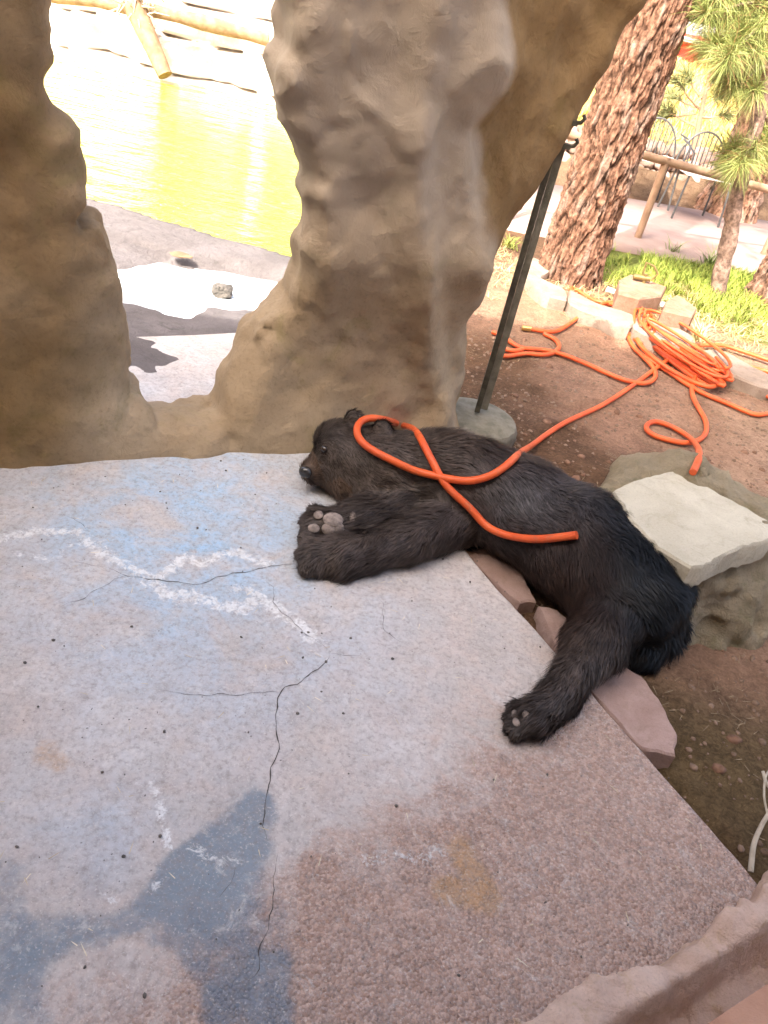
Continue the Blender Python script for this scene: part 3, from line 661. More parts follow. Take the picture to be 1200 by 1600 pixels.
# fur: many thin blades lying along the body
tri = np.concatenate([Q[:, [0, 1, 2]], Q[:, [0, 2, 3]]]); a, b, c = V[tri[:, 0]], V[tri[:, 1]], V[tri[:, 2]]
cr_ = np.cross(b-a, c-a); ar = np.linalg.norm(cr_, axis=1); NF = 120000
ti = rng.choice(len(tri), NF, p=ar/ar.sum()); r1, r2 = rng.random(NF), rng.random(NF); s_ = np.sqrt(r1)
pt = a[ti]*(1-s_)[:, None]+b[ti]*(s_*(1-r2))[:, None]+c[ti]*(s_*r2)[:, None]; nn = cr_[ti]/ar[ti][:, None]
keep = pt[:, 2] > -.09
for l, r_ in bald: keep &= np.linalg.norm(pt-l, axis=1) > r_
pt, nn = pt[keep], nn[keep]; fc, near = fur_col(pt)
axis = np.array([(c[2]-c[0])/np.linalg.norm(c[2]-c[0]) for c in CAPS]); fl = axis[near].copy()
fl += .34*np.stack([fbm(pt[:, 0]*7+o_, pt[:, 1]*7, pt[:, 2]*7, 2) for o_ in (0, 9, 17)], 1)*2+.3*np.stack([fbm(pt[:, 0]*34+o_, pt[:, 1]*34, pt[:, 2]*34, 1) for o_ in (0, 9, 17)], 1)+[0, 0, -.35]
fl -= nn*(fl*nn).sum(1)[:, None]; fl /= np.linalg.norm(fl, axis=1)[:, None]+1e-9
head_like = np.isin(np.array([c[4] for c in CAPS])[near], ['head', 'muzzle', 'ear']); small = np.array([c[3] < .03 for c in CAPS])[near]
ln = np.where(small, .012, np.where(head_like, .017, .034))*(.6+.7*rng.random(len(pt)))*(1+.35*fbm(pt[:, 0]*16, pt[:, 1]*16, pt[:, 2]*16, 2))
up = .28+.25*rng.random(len(pt)); dr = fl+nn*up[:, None]+rng.normal(0, .12, pt.shape); dr /= np.linalg.norm(dr, axis=1)[:, None]
sd_ = np.cross(dr, nn); sd_ /= np.linalg.norm(sd_, axis=1)[:, None]+1e-9
wd = (.0011+.0007*rng.random(len(pt)))[:, None]
p1 = pt+dr*(ln*.55)[:, None]; p2 = p1+(dr*.8+fl*.5-nn*.15)*(ln*.5)[:, None]
Vf = np.stack([pt-sd_*wd, pt+sd_*wd, p1+sd_*wd*.8, p1-sd_*wd*.8, p2], 1).reshape(-1, 3); bi = np.arange(len(pt))*5
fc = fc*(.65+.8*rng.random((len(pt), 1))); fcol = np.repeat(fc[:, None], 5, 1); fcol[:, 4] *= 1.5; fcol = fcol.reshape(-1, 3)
me = np_mesh('fur', Vf, np.stack([bi, bi+1, bi+2, bi+3], 1), attrs={'col': fcol}, tri=np.stack([bi+3, bi+2, bi+4], 1))
link('fur', me, M['fur'], bear, kind='stuff')

# ------------------------------------------------------------------ post on its round base
pb = P(738, 668, -.05); post = thing('gate_post', pb, 'slim dark metal post with latch brackets on a round concrete base beside the rock wall', 'post')
mb = MB(); n = 40; V = []; F = []
prof = [(.0, -.08), (.18, -.08), (.195, .02), (.18, .05), (.14, .066), (.0, .07)]
for r_, z_ in prof: V += [(pb[0]+r_*cos(2*pi*k/n)*(1+.02*sin(3*k)), pb[1]+r_*sin(2*pi*k/n), pb[2]+z_) for k in range(n)]
for j in range(len(prof)-1): F += [[j*n+k, j*n+(k+1) % n, (j+1)*n+(k+1) % n, (j+1)*n+k] for k in range(n)]
mb.add(V, F); mb.build('base', M['base'], post)
pc = pb+np.array([.0, 0, 0]); ptop = 1.16
mb = MB(); mb.box(pc+[0, 0, .08+ptop/2], (.022, .022, ptop)); mb.build('pole', M['steel'], post, smooth=False)
mb = MB(); mb.box(pc+[.028, .012, .08+ptop*.47], (.028, .008, ptop*.92)); mb.build('ghost_strip', M['base'], post, smooth=False)  # paler doubled reflection of the pole, built as a strip beside it
for dz in (.0, -.075):
    mb = MB(); zz = .08+ptop+dz-.015; mb.box(pc+[-.005, -.002, zz], (.12, .034, .016)); mb.tube([pc+[.05, 0, zz], pc+[.066, -.006, zz+.006], pc+[.074, -.008, zz+.02], pc+[.066, -.008, zz+.03]], .007, 8); mb.build('latch_bracket', M['steel'], post)

# ------------------------------------------------------------------ path and fence
pv = []
xs_ = np.linspace(-.9, 14, 60); pn_ = pl(PATH_N, xs_)+.03*fbm(xs_*3, xs_*0, xs_*0, 3); pf_ = pl(PATH_F, xs_)
Vp = np.concatenate([np.stack([xs_, pn_, xs_*0-.03], 1), np.stack([xs_, pf_, xs_*0-.03], 1), np.stack([xs_, pn_, xs_*0-.15], 1), np.stack([xs_, pf_, xs_*0-.15], 1)])
k = np.arange(59); Fp = np.concatenate([np.stack([k, k+1, 61+k, 60+k], 1), np.stack([120+k, 121+k, k+1, k], 1), np.stack([60+k, 61+k, 181+k, 180+k], 1)])
link('path', np_mesh('path', Vp, Fp, smooth=False), M['path'], kind='structure')
fence = thing('rail_fence', (*P(1000, 372)[:2], -.03), 'low brown timber rail fence along the near side of the pink path', 'fence')
fa = PY(975, 234, 7.0); fbp = PY(1205, 297, 7.55); dirf = fbp-fa; rl = fa-dirf*1.6; rr = fbp+dirf*1.2
mb = MB(); mb.tube([rl, fa, fbp, rr], .034, 10); mb.build('rail', M['wood'], fence)
for t_ in (-1.45, -.55, .27, 1.15, 2.0):
    q_ = fa+dirf*t_; mb = MB(); zt = q_[2]+.03; mb.tube([(q_[0], q_[1], gh(q_[0], q_[1])-.1), (q_[0], q_[1], zt)], .032, 10); mb.build('post', M['wood'], fence)

# ------------------------------------------------------------------ two metal chairs on the far side of the path
def chair(cx, cy, rz, label, copy=None):
    c_, s_ = cos(rz), sin(rz); G = lambda x, y, z: (cx+c_*x-s_*y, cy+s_*x+c_*y, -.03+z)
    t = thing('garden_chair', (cx, cy, -.03), label, 'chair', 'metal garden chairs beside the path')
    mb = MB(); mb.box(G(0, 0, .42), (.5, .42, .025), np.array([[c_, -s_, 0], [s_, c_, 0], [0, 0, 1]])); mb.build('seat', M['seat'], t, smooth=False)
    for sx_ in (-1, 1):
        for sy_ in (-1, 1):
            mb = MB(); mb.tube([G(sx_*.22, sy_*.18, .41), G(sx_*.25, sy_*.22, .0)], .011, 6); mb.build('leg', M['black_iron'], t)
    arc = [G(.25*cos(a_), .2+.05*sin(a_), .42+.34*sin(a_)) for a_ in np.linspace(0, pi, 18)]
    mb = MB(); mb.tube(arc, .011, 6); mb.build('back_frame', M['black_iron'], t)
    for i in range(9):
        x_ = -.2+.05*i; zt = .42+.34*math.sqrt(1-(x_/.25)**2)
        mb = MB(); mb.tube([G(x_*.85, .2, .42), G(x_, .2+.05*(zt-.42)/.34, zt)], .006, 5); mb.build('back_rod', M['black_iron'], t)
    for sx_ in (-1, 1):
        mb = MB(); mb.tube([G(sx_*.245, .22, .66), G(sx_*.27, 0, .65), G(sx_*.25, -.17, .6), G(sx_*.235, -.18, .42)], .01, 6); mb.build('arm', M['black_iron'], t)
    return t
c = P(1008, 312, -.03); chair(c[0]-.08, c[1]-.12, .1, 'metal garden chair with fan of rods, just right of the large pine trunk')
c = P(1085, 338, -.03); chair(c[0]-.1, c[1]-.12, .15, 'metal garden chair half hidden behind green pine needles, beyond the rail fence')

# ------------------------------------------------------------------ pines
def trunk_mesh(base, r0, hgt, r1, seed, flare=.25, lean=(0, 0), nu=150, dv=.014, cell=.055, depth=.02):
    nv = int(hgt/dv); u_, v_ = np.meshgrid(np.arange(nu)/nu, np.arange(nv+1)*dv, indexing='ij')
    rr_ = r0+(r1-r0)*v_/hgt+flare*r0*np.exp(-v_/.18)*(1+.3*np.cos(u_*2*pi*3+seed))
    per = max(4, int(round(2*pi*r0/cell)))
    wob = 1.1*fbm(np.cos(u_*2*pi)*2.5+seed, np.sin(u_*2*pi)*2.5, v_*3.5, 4)
    uu = u_*per; f1 = np.full(u_.shape, 9.); f2 = f1.copy()
    vv = v_/(cell*3.4)+seed*3+wob*.8; uu = uu+wob*1.1
    iu, iv = np.floor(uu).astype(int), np.floor(vv).astype(int)
    for a_ in (-1, 0, 1):
        for b_ in (-1, 0, 1):
            hsh = _hash[((iu+a_) % per) & 127, (iv+b_) & 127]; d = np.hypot(iu+a_+hsh[..., 0]-uu, (iv+b_+hsh[..., 1]-vv)); f2 = np.minimum(f2, np.maximum(f1, d)); f1 = np.minimum(f1, d)
    plate = sstep(.0, .2, f2-f1+.10*fbm(np.cos(u_*2*pi)*9+seed, np.sin(u_*2*pi)*9, v_*10, 3)); fine = fbm(np.cos(u_*2*pi)*13+seed, np.sin(u_*2*pi)*13, v_*24, 5, .65); mid_ = fbm(np.cos(u_*2*pi)*5+seed, np.sin(u_*2*pi)*5, v_*8, 3)
    rr_ = rr_+depth*.75*(plate-.6)+depth*.55*fine+depth*.7*mid_
    a_ = u_*2*pi
    Xt = base[0]+lean[0]*v_+rr_*np.cos(a_); Yt = base[1]+lean[1]*v_+rr_*np.sin(a_); Zt = base[2]-.12+v_
    lo, hi = np.array([.05, .028, .018]), np.array([.25, .135, .088]); gr = np.array([.30, .215, .17])
    cc = lo+(hi-lo)*(plate*np.clip(.75+.5*fine, .2, 1.2))[..., None]; tg = sstep(.1, .7, mid_)*.6; cc = cc*(1-tg[..., None])+gr*plate[..., None]*tg[..., None]+lo*.0
    ii = np.arange(nu*(nv+1)).reshape(nu, nv+1); jj = np.roll(ii, -1, 0)
    Ft = np.stack([ii[:, :-1], jj[:, :-1], jj[:, 1:], ii[:, 1:]], -1).reshape(-1, 4)
    return np.stack([Xt, Yt, Zt], -1).reshape(-1, 3), Ft, cc.reshape(-1, 3)
def needles(tufts, n=150, ln=.17, wid=.0016, cols=((.12, .17, .035), (.27, .31, .09)), brown=.08):
    """tufts: list of (centre, direction); returns mesh arrays of blade triangles"""
    Vn = []; Cn = []
    for c_, d_ in tufts:
        c_ = np.array(c_); d_ = np.array(d_, float); d_ /= np.linalg.norm(d_)+1e-9; m = n
        dv = rng.normal(0, 1, (m, 3)); dv /= np.linalg.norm(dv, axis=1)[:, None]; dv = dv*.85+d_*.75; dv /= np.linalg.norm(dv, axis=1)[:, None]
        st_ = c_+d_*(rng.random((m, 1))-.5)*.12; L_ = ln*(.65+.5*rng.random((m, 1)))
        sdv = np.cross(dv, rng.normal(0, 1, (m, 3))); sdv /= np.linalg.norm(sdv, axis=1)[:, None]
        midp = st_+dv*L_*.5; tip = st_+dv*L_+[0, 0, -1]*L_*.12
        Vn.append(np.stack([st_-sdv*wid, st_+sdv*wid, midp+sdv*wid, midp-sdv*wid, tip], 1).reshape(-1, 3))
        t_ = rng.random((m, 1)); k_ = np.array(cols[0])*(1-t_)+np.array(cols[1])*t_; br = rng.random(m) < brown; k_[br] = (.34, .20, .09)
        Cn.append(np.repeat(k_, 5, 0))
    Vn = np.concatenate(Vn); Cn = np.concatenate(Cn); bi = np.arange(len(Vn)//5)*5
    return Vn, np.stack([bi, bi+1, bi+2, bi+3], 1), np.stack([bi+3, bi+2, bi+4], 1), Cn
def pine(base, r0, hgt, r1, seed, label, tufts=None, group='pine trees', ln=.17, n=150, wid=.0016, lean=(0, 0), brs=(), dv=.014, nu=150, cell=.055, depth=.02, cols=((.10, .15, .03), (.22, .26, .07)), flare=.25):
    t = thing('pine_tree', base, label, 'tree', group)
    Vt, Ft, ct_ = trunk_mesh(base, r0, hgt, r1, seed, lean=lean, dv=dv, nu=nu, cell=cell, depth=depth, flare=flare)
    link('trunk', np_mesh('trunk', Vt-np.array(base), Ft, attrs={'col': ct_}), M['bark'], t)
    for br in brs:
        mb = MB(); pp = catmull(br[0], .05); mb.tube(pp, np.linspace(br[1], br[1]*.35, len(pp)), 7); o = mb.build('branch', M['bark'], t); 
        a_ = o.data.attributes.new('col', 'FLOAT_COLOR', 'POINT'); a_.data.foreach_set('color', np.tile([.24, .17, .13, 1], len(o.data.vertices)).astype(np.float32))
    if tufts:
        Vn, Fn, Tn, Cn = needles(tufts, n, ln, wid, cols); link('crown', np_mesh('crown', Vn-np.array(base), Fn, attrs={'col': Cn}, tri=Tn, smooth=False), M['needles'], t, kind='stuff')
    return t
def crown_of(base, h0, h1, spread, k, seed):
    """high crown beyond the frame: limbs with needle tufts"""
    r_ = np.random.default_rng(seed); tf = []; br = []
    for i in range(k):
        z_ = h0+(h1-h0)*i/k; a_ = i*2.4; L_ = spread*(1-.75*i/k)*(.7+.5*r_.random())
        s_ = np.array([base[0], base[1], base[2]+z_]); d_ = np.array([cos(a_), sin(a_), .18]); e_ = s_+d_*L_
        br.append(([s_, (s_+e_)/2+[0, 0, .12], e_], .035))
        for q_ in range(5): c_ = s_+d_*L_*(.4+.15*q_)+r_.normal(0, .12, 3); tf.append((c_, d_+r_.normal(0, .3, 3)))
    return tf, br
b1 = P(885, 432, -.03); tf, br = crown_of(b1, 4.2, 8, 1.8, 16, 1)
pine(b1, .205, 8.5, .12, 1.0, 'large rough barked pine trunk standing nearest the rock wall behind the orange hose', tf, brs=br, ln=.2, n=70, wid=.003, lean=(.01, 0), nu=300, dv=.014, cell=.075, depth=.016)
b2 = P(1195, 470, -.03)+[.16, .05, 0]; tf, br = crown_of(b2, 4.5, 8, 1.8, 14, 2)
pine(b2, .24, 8.5, .14, 2.0, 'grey stout pine trunk at the right edge of the green grass', tf, brs=br, ln=.2, n=70, wid=.003, nu=220, dv=.02, cell=.055, depth=.026, flare=.55)
b3 = P(1108, 335, -.03)+[.25, .3, .1]; tf, br = crown_of(b3, 4.5, 8, 2, 14, 3)
pine(b3, .27, 8.5, .16, 3.0, 'broad pine trunk beyond the path, behind the chair and needles', tf, brs=br, ln=.2, n=70, wid=.004, nu=160, dv=.03, cell=.07, depth=.03)
b4 = P(1120, 462, -.03); y4 = b4[1]
tr = [b4, PY(1128, 420, y4), PY(1140, 370, y4), PY(1150, 310, y4), PY(1165, 260, y4), PY(1183, 190, y4), PY(1205, 110, y4), PY(1225, 20, y4), PY(1240, -90, y4), PY(1250, -250, y4)]
t4 = thing('pine_tree', b4, 'thin crooked young pine with fans of green needles, growing in the grass', 'tree', 'pine trees')
mb = MB(); pp = catmull(tr, .03); rad4 = np.linspace(.058, .035, len(pp))*(1+.16*np.array([vnoise(np.array([i*.7]), np.array([.3]), np.array([.1]))[0] for i in range(len(pp))])); mb.tube(pp, list(rad4), 14)
o = mb.build('trunk', M['bark'], t4); a_ = o.data.attributes.new('col', 'FLOAT_COLOR', 'POINT')
vn_ = np.array([v.co for v in o.data.vertices]); vv = .5+.5*fbm(vn_[:, 0]*30, vn_[:, 1]*30, vn_[:, 2]*22, 3); cc = np.array([.10, .065, .05])+np.clip(vv, 0, 1.2)[:, None]*np.array([.28, .19, .15])
a_.data.foreach_set('color', np.concatenate([cc, np.ones((len(cc), 1))], 1).astype(np.float32).ravel())
tufts = []
for (sp, en, dY, k_) in (((1183,190), (1165,245), -.25, 3), ((1150,300), (1140,240), -.1, 3), ((1165,262), (1195,235), .15, 3), ((1205,110), (1125,55), -.5, 5), ((1225,20), (1112,20), -.5, 6), ((1205,110), (1160,130), -.35, 4), ((1225,20), (1165,20), -.2, 4), ((1240,-60), (1120,-20), -.5, 6), ((1225,20), (1138,90), -.6, 5), ((1240,-60), (1190,60), -.3, 4), ((1205,115), (1190,150), .2, 3), ((1205,110), (1135,125), -.2, 4), ((1183,190),(1200,200),.1,3), ((1240,-60),(1080,10),-.1,5), ((1225,20),(1170,75),.4,5), ((1240,-90),(1150,-20),.3,5), ((1225,20),(1105,75),.5,4), ((1205,110),(1165,95),.6,4), ((1225,20),(1190,110),.5,4), ((1183,190),(1140,265),.3,3)):
    s_ = PY(*sp, y4); e_ = PY(*en, y4+dY); m_ = (s_+e_)/2+[0, 0, .05]
    mb = MB(); pp = catmull([s_, m_, e_], .05); mb.tube(pp, np.linspace(.014, .006, len(pp)), 6); o = mb.build('branch', M['bark'], t4)
    a_ = o.data.attributes.new('col', 'FLOAT_COLOR', 'POINT'); a_.data.foreach_set('color', np.tile([.30, .21, .15, 1], len(o.data.vertices)).astype(np.float32))
    for q_ in range(k_): tufts.append((s_+(e_-s_)*(1.03-.14*q_)+rng.normal(0, .035, 3), (e_-s_)))
Vn, Fn, Tn, Cn = needles(tufts, 190, .2, .0013, ((.17, .22, .05), (.40, .42, .15)), .14); link('crown', np_mesh('crown', Vn-b4, Fn, attrs={'col': Cn}, tri=Tn, smooth=False), M['needles'], t4, kind='stuff')
b5 = P(1080, 262, .1); b5 = np.array([b5[0], b5[1], gh(b5[0], b5[1])]); b5 = PY(1078, 262, 11.2); b5[2] = gh(b5[0], b5[1]); y5 = 11.2
t5 = thing('pine_sapling', b5, 'small sparse pine sapling on the dry yellow slope beyond the chairs', 'tree', 'pine trees')
q_ = [b5, PY(1088, 215, y5), PY(1098, 165, y5), PY(1110, 110, y5)]; mb = MB(); pp = catmull(q_, .1); mb.tube(pp, np.linspace(.05, .02, len(pp)), 8); o = mb.build('trunk', M['wood'], t5)
tufts = []
for en in ((1050,150), (1040,170), (1060,128), (1125,150), (1132,180), (1120,118), (1075,120), (1035,182)):
    s_ = PY(1094+rng.normal(0, 3), 175+.3*(en[1]-150)+rng.normal(0, 8), y5); e_ = PY(*en, y5+rng.normal(0, .3)); mb = MB(); mb.tube([s_, (s_+e_)/2+[0, 0, -.02], e_], [.018, .012, .005], 5); mb.build('branch', M['wood'], t5)
    for k_ in range(2): tufts.append((e_-(e_-s_)*.2*k_, e_-s_))
Vn, Fn, Tn, Cn = needles(tufts, 60, .22, .004, ((.12, .15, .05), (.25, .26, .11))); link('crown', np_mesh('crown', Vn-b5, Fn, attrs={'col': Cn}, tri=Tn, smooth=False), M['needles'], t5, kind='stuff')
for i, (x_, y_, hh_, lab) in enumerate(((9.5, 34, 9, 'distant pine on the yellow hillside behind the red shed'), (15.5, 40, 10, 'distant pine on the yellow hillside, farthest to the right'), (6.0, 45, 10, 'distant pine behind the large trunk, farthest off'))):
    b_ = np.array([x_, y_, gh(x_, y_)]); tf, br = crown_of(b_, .9, hh_, 2.2, 26, 10+i); pine(b_, .22, hh_, .08, 5+i, lab, tf, ln=.5, n=60, wid=.016, brs=br[:10], nu=40, dv=.1, cell=.12)

# red corrugated shed beyond the slope
sp_ = PY(1075, 106, 27); sz0 = gh(sp_[0], sp_[1]); shed = thing('shed', (sp_[0], sp_[1], sz0), 'low shed with red corrugated metal front on the yellow slope', 'shed')
ze = sp_[2]+.8; n = 130; V = []; F = []
for i in range(n):
    x_ = sp_[0]-3+6.4*i/(n-1); y_ = sp_[1]+.035*cos(i*2*pi/6); V += [(x_, y_, sz0-.3), (x_, y_, ze)]
F = [[2*i, 2*i+2, 2*i+3, 2*i+1] for i in range(n-1)]; mb = MB(); mb.add(V, F); mb.build('front_wall', M['red_sheet'], shed)
mb = MB(); mb.box((sp_[0]+.2, sp_[1]+1.56, (sz0+ze)/2-.18), (5.9, 3, ze-sz0+.2)); mb.build('body', M['grey_roof'], shed, smooth=False)
mb = MB(); mb.box((sp_[0]+.2, sp_[1]+1.4, ze+.06), (6.5, 3.6, .07), np.array([[1, 0, 0], [0, .99, .12], [0, -.12, .99]]).T); mb.build('roof', M['grey_roof'], shed, smooth=False)

# low stone wall on the far side of the path
lw = thing('stone_wall', (*PATH_F[1], .0), 'low dark row of rough field stones behind the chairs', 'wall')
r_ = np.random.default_rng(4); xx = .6
base_rocks = []
for s_ in range(5):
    n_ = 15; g = np.linspace(-1.4, 1.4, n_); a, b, d = np.meshgrid(g, g, g, indexing='ij'); f = np.maximum(np.sqrt(a*a+b*b+d*d)-1, np.maximum(np.abs(a), np.abs(d))-.85)+.25*fbm(a*1.3+s_*4, b*1.3, d*1.3, 3)
    V, Q = surface_nets(f, (g[0],)*3, g[1]-g[0]); me = np_mesh('stone', V, Q, smooth=False); me.materials.append(M['field_stone'] if s_ < 4 else M['flag']); base_rocks.append(me)
for row in range(3):
    xx = .4+.1*row
    while xx < 6.5:
        w_ = .06+.09*r_.random(); o = bpy.data.objects.new('stone', base_rocks[r_.integers(5)]); COL.objects.link(o); o.parent = lw
        yy = pl(PATH_F, xx+w_)+.75+.1*row; o.location = Vector((xx+w_, yy, .10+.13*row))-Vector((*PATH_F[1], 0)); o.scale = (w_*1.05, .12, .075+.02*r_.random()); o.rotation_euler = (r_.normal(0, .1), r_.normal(0, .12), r_.normal(.2, .2)); xx += 2*w_*.93
# ------------------------------------------------------------------ edging stones, blocks, spigot
eg = thing('edging_stones', (*P(980, 490)[:2], -.05), 'row of pale flat edging stones in the sun between the hose and the grass', 'stone border')
for L, z1 in (([(812,402),(835,402),(860,420),(846,436),(880,450),(886,468),(860,462),(822,436)], .03), ([(890,452),(935,474),(990,492),(985,510),(940,494),(892,474)], .025), ([(995,494),(1040,504),(1082,524),(1080,536),(1040,532),(992,512)], .03), ([(1092,546),(1130,548),(1180,574),(1210,590),(1210,606),(1170,596),(1110,566)], .02)):
    mb = MB(); mb.prism(catmull([(*P(a, b, z1)[:2], 0) for a, b in L+[L[0]]], .06)[:-1]+np.array([0, 0, 0]), z1-.12, z1, .012); mb.build('edging_stone', M['edge_stone'], eg)
for L, zt, lab in (([(968,436),(985,428),(1010,436),(1042,448),(1034,462),(1000,466),(966,458)], .10, 'pinkish cut stone block under the brass water valve'), ([(1040,470),(1058,460),(1080,474),(1090,482),(1082,494),(1060,490),(1036,484)], .12, 'pinkish cut stone block with hewn side, right of the water valve')):
    mb = MB(); mb.prism([P(a, b, zt)[:2] for a, b in L], -.1, zt, .01); mb.build('stone_block', M['block'], None, smooth=False, label=lab, cat='stone block', group='cut stone blocks by the valve')
sv = P(1006, 462, .0); sp0 = thing('water_valve', sv, 'small brass water valve with loop handle on a pale pipe above the stones', 'valve')
yv = sv[1]-.06
mb = MB(); mb.tube([PY(1000, 470, yv), PY(1006, 440, yv), PY(1009, 428, yv)], .014, 10); mb.build('riser', M['valve'], sp0)
mb = MB(); mb.tube([PY(990, 432, yv), PY(1016, 436, yv)], .018, 10); mb.build('valve_body', M['valve'], sp0)
mb = MB(); mb.tube([PY(1004, 430, yv), PY(1010, 410, yv), PY(1022, 416, yv), PY(1028, 428, yv), PY(1018, 438, yv)], .008, 8); mb.build('handle', M['valve'], sp0)
mb = MB(); mb.tube(catmull([PY(948, 452, yv), PY(975, 462, yv), PY(1010, 472, yv), PY(1062, 480, yv)], .05), .02, 12); mb.build('supply_pipe', M['pvc'], sp0)

# ------------------------------------------------------------------ orange hose
allV = []; 
gxx = np.arange(-.6, 3.6, .03); gyy = np.arange(.6, 6.6, .03); X, Y = np.meshgrid(gxx, gyy, indexing='ij'); Zg_ = ground_h(X, Y); Zg_ = np.where((X-E1[0])*EN[0]+(Y-E1[1])*EN[1] < 0, np.maximum(Zg_, 0), Zg_)
ii = np.arange(X.size).reshape(X.shape); Fg = np.stack([ii[:-1, :-1], ii[1:, :-1], ii[1:, 1:], ii[:-1, 1:]], -1).reshape(-1, 4)
g_bvh = BVHTree.FromPolygons(np.stack([X, Y, Zg_], -1).reshape(-1, 3).tolist(), Fg.tolist())
HR = .0125
def hose_pts(L, lift=0.0, smooth=10):
    pxs = catmull([(a, b, 0) for a, b in L], 6); out = []
    for a, b, _ in pxs:
        d = Vector(Fv*FOC+cr*(a-600)+cu*(800-b)).normalized(); best = None
        for bv, ex in ((g_bvh, .002), (bear_bvh, .012), (bould_bvh, .002)):
            l, n, i, t = bv.ray_cast(Vector((0, 0, CAMH)), d, 20)
            if l is not None and (best is None or t < best[0]): best = (t, np.array(l)+np.array([0, 0, 1.0])*(HR+ex)*(1.0 if ex < .01 else .5)+np.array(n)*(0 if ex < .01 else HR+ex)*.8)
        if best: out.append(best[1]+[0, 0, lift])
    out = np.array(out); k0 = out.copy()
    for _ in range(smooth): out[1:-1] = .5*out[1:-1]+.25*(out[:-2]+out[2:])
    return out
HL = [([(902,845),(850,848),(800,840),(757,820),(720,790),(690,752),(665,708),(645,680),(615,666),(580,664),(556,672),(556,692),(585,712),(640,738),(690,750),(740,756),(785,742),(830,700),(880,665),(940,637),(1000,597),(1035,570),(1065,552)], 0, 8),
      ([(826,519),(848,523),(867,524),(890,510),(905,497),(910,481),(893,469),(888,451),(902,459),(928,475),(955,480)], .006, 3), ([(991,512),(991,500),(975,484),(947,477),(931,484),(934,503),(955,515),(975,524),(1000,545)], .012, 3),
      ([(848,526),(871,538),(874,551),(852,560),(820,557),(790,562),(766,558)], .004, 3), ([(768,524),(786,532),(804,546),(812,550),(837,551),(867,556),(908,571),(945,588),(975,600),(1005,605),(1021,602),(1026,592),(1018,578),(1000,560)], .006, 3), ([(770,545),(800,556),(815,552)], .01, 2),
      ([(1092,580),(1080,602),(1078,620),(1089,643),(1102,665),(1100,687),(1075,698),(1046,694),(1012,683),(1002,671),(1017,662),(1054,675),(1083,696),(1091,717),(1079,745)], .004, 4),
      ([(978,522),(983,540),(997,557),(1035,580),(1086,614),(1137,636),(1181,654),(1204,649),(1215,640)], .003, 4), ([(1095,565),(1105,570),(1152,598),(1194,624),(1215,636)], .01, 4), ([(1060,548),(1073,549),(1121,547),(1162,559),(1215,577)], .02, 4), ([(1140,572),(1165,581),(1215,594)], .02, 3)]
r_ = np.random.default_rng(12)
for i in range(13):                                             # the gathered hank
    cx, cy = 1058+r_.normal(0, 5), 565+r_.normal(0, 4); L_ = 62+28*r_.random(); W_ = 5+14*r_.random(); an = math.atan2(46, 72)+r_.normal(0, .05)
    HL.append(([(cx+L_*cos(t_)*cos(an)-W_*sin(t_)*sin(an), cy+L_*cos(t_)*sin(an)+W_*sin(t_)*cos(an)) for t_ in np.linspace(r_.random()*6, 5.6+6*r_.random(), 16)], .006+.008*i, 2))
for i in range(7):                                             # wraps round the hank
    f_ = -.9+.13*i; cx, cy = 1040+52*f_, 548+33*f_
    HL.append(([(cx+7*cos(t_)-4, cy+19*sin(t_)-4) for t_ in np.linspace(.3, 5.8, 10)], .06+.02*sin(i), 2))
mb = MB()
for L, lift, sm in HL:
    q_ = hose_pts(L, lift, sm)
    if len(q_) > 3: mb.tube(q_, HR if lift < .05 else .009, 10)
hose = mb.build('garden_hose', M['hose'], None, label='long orange garden hose looping over the bear and dirt to a tangled hank', cat='hose')
q_ = hose_pts([(814,517),(820,518),(828,519)], .006, 1); mb = MB(); mb.tube(q_, HR*1.25, 12); mb.build('coupling', M['brass'], hose)

# ------------------------------------------------------------------ rock ledge, board and twig by the camera
l0, l1 = P(850, 1612, .2)[:2], P(1230, 1385, .2)[:2]; ld = (l1-l0)/np.linalg.norm(l1-l0); lnn = np.array([ld[1], -ld[0]])
def ledge(a, b, c):
    s_ = (a-l0[0])*lnn[0]+(b-l0[1])*lnn[1]; t_ = (a-l0[0])*ld[0]+(b-l0[1])*ld[1]
    f = np.maximum(-s_-.02+.4*np.clip(.0-c, 0, 1), c-(.20+.25*np.clip(s_-.09, 0, .3)-.10*sstep(.03, .07, s_)*sstep(.15, .1, s_)))
    return f+.03*fbm(a*6, b*6, c*6, 3)+.012*np.abs(fbm(a*22, b*22, c*22, 4))-.006+.005*fbm(a*70, b*70, c*70, 2)
cx_, cy_ = (l0+l1)/2
V, Q = sdf_mesh(lambda a, b, c: np.maximum(ledge(a, b, c), np.maximum(np.hypot(a-cx_-.1, b-cy_+.05)-.62, -.1-c)), (cx_-.7, cy_-.75, -.14), (cx_+.75, cy_+.65, .42), .009)
link('rock_ledge', np_mesh('rock_ledge', V, Q), M['ledge'], None, 'rough pinkish rock ledge rising in the lower right corner of the concrete floor', 'rock')
mb = MB(); zb = .34; a0, a1 = P(1075, 1620, zb), P(1225, 1520, zb); dd = (a1-a0); dd[2] = 0; dd /= np.linalg.norm(dd); nn_ = np.array([dd[1], -dd[0], 0]); a0 = a0-dd*.1; a1 = a1+dd*.15
V = []
for z_ in (zb-.05, zb):
    V += [(*(a0)[:2], z_), (*(a1)[:2], z_), (*(a1+nn_*.14)[:2], z_), (*(a0+nn_*.14)[:2], z_)]
mb.add(V, [[0,3,2,1],[4,5,6,7],[0,1,5,4],[1,2,6,5],[2,3,7,6],[3,0,4,7]]); mb.build('wooden_board', M['board'], None, smooth=False, label='reddish brown board edge lying across the rock ledge in the corner', cat='board')
mb = MB(); tw = [P(1173, 1362, -.05), P(1178, 1320, -.02), P(1190, 1290, .0), P(1204, 1265, .02), P(1208, 1240, .03), P(1198, 1225, .03), P(1192, 1205, .04)]
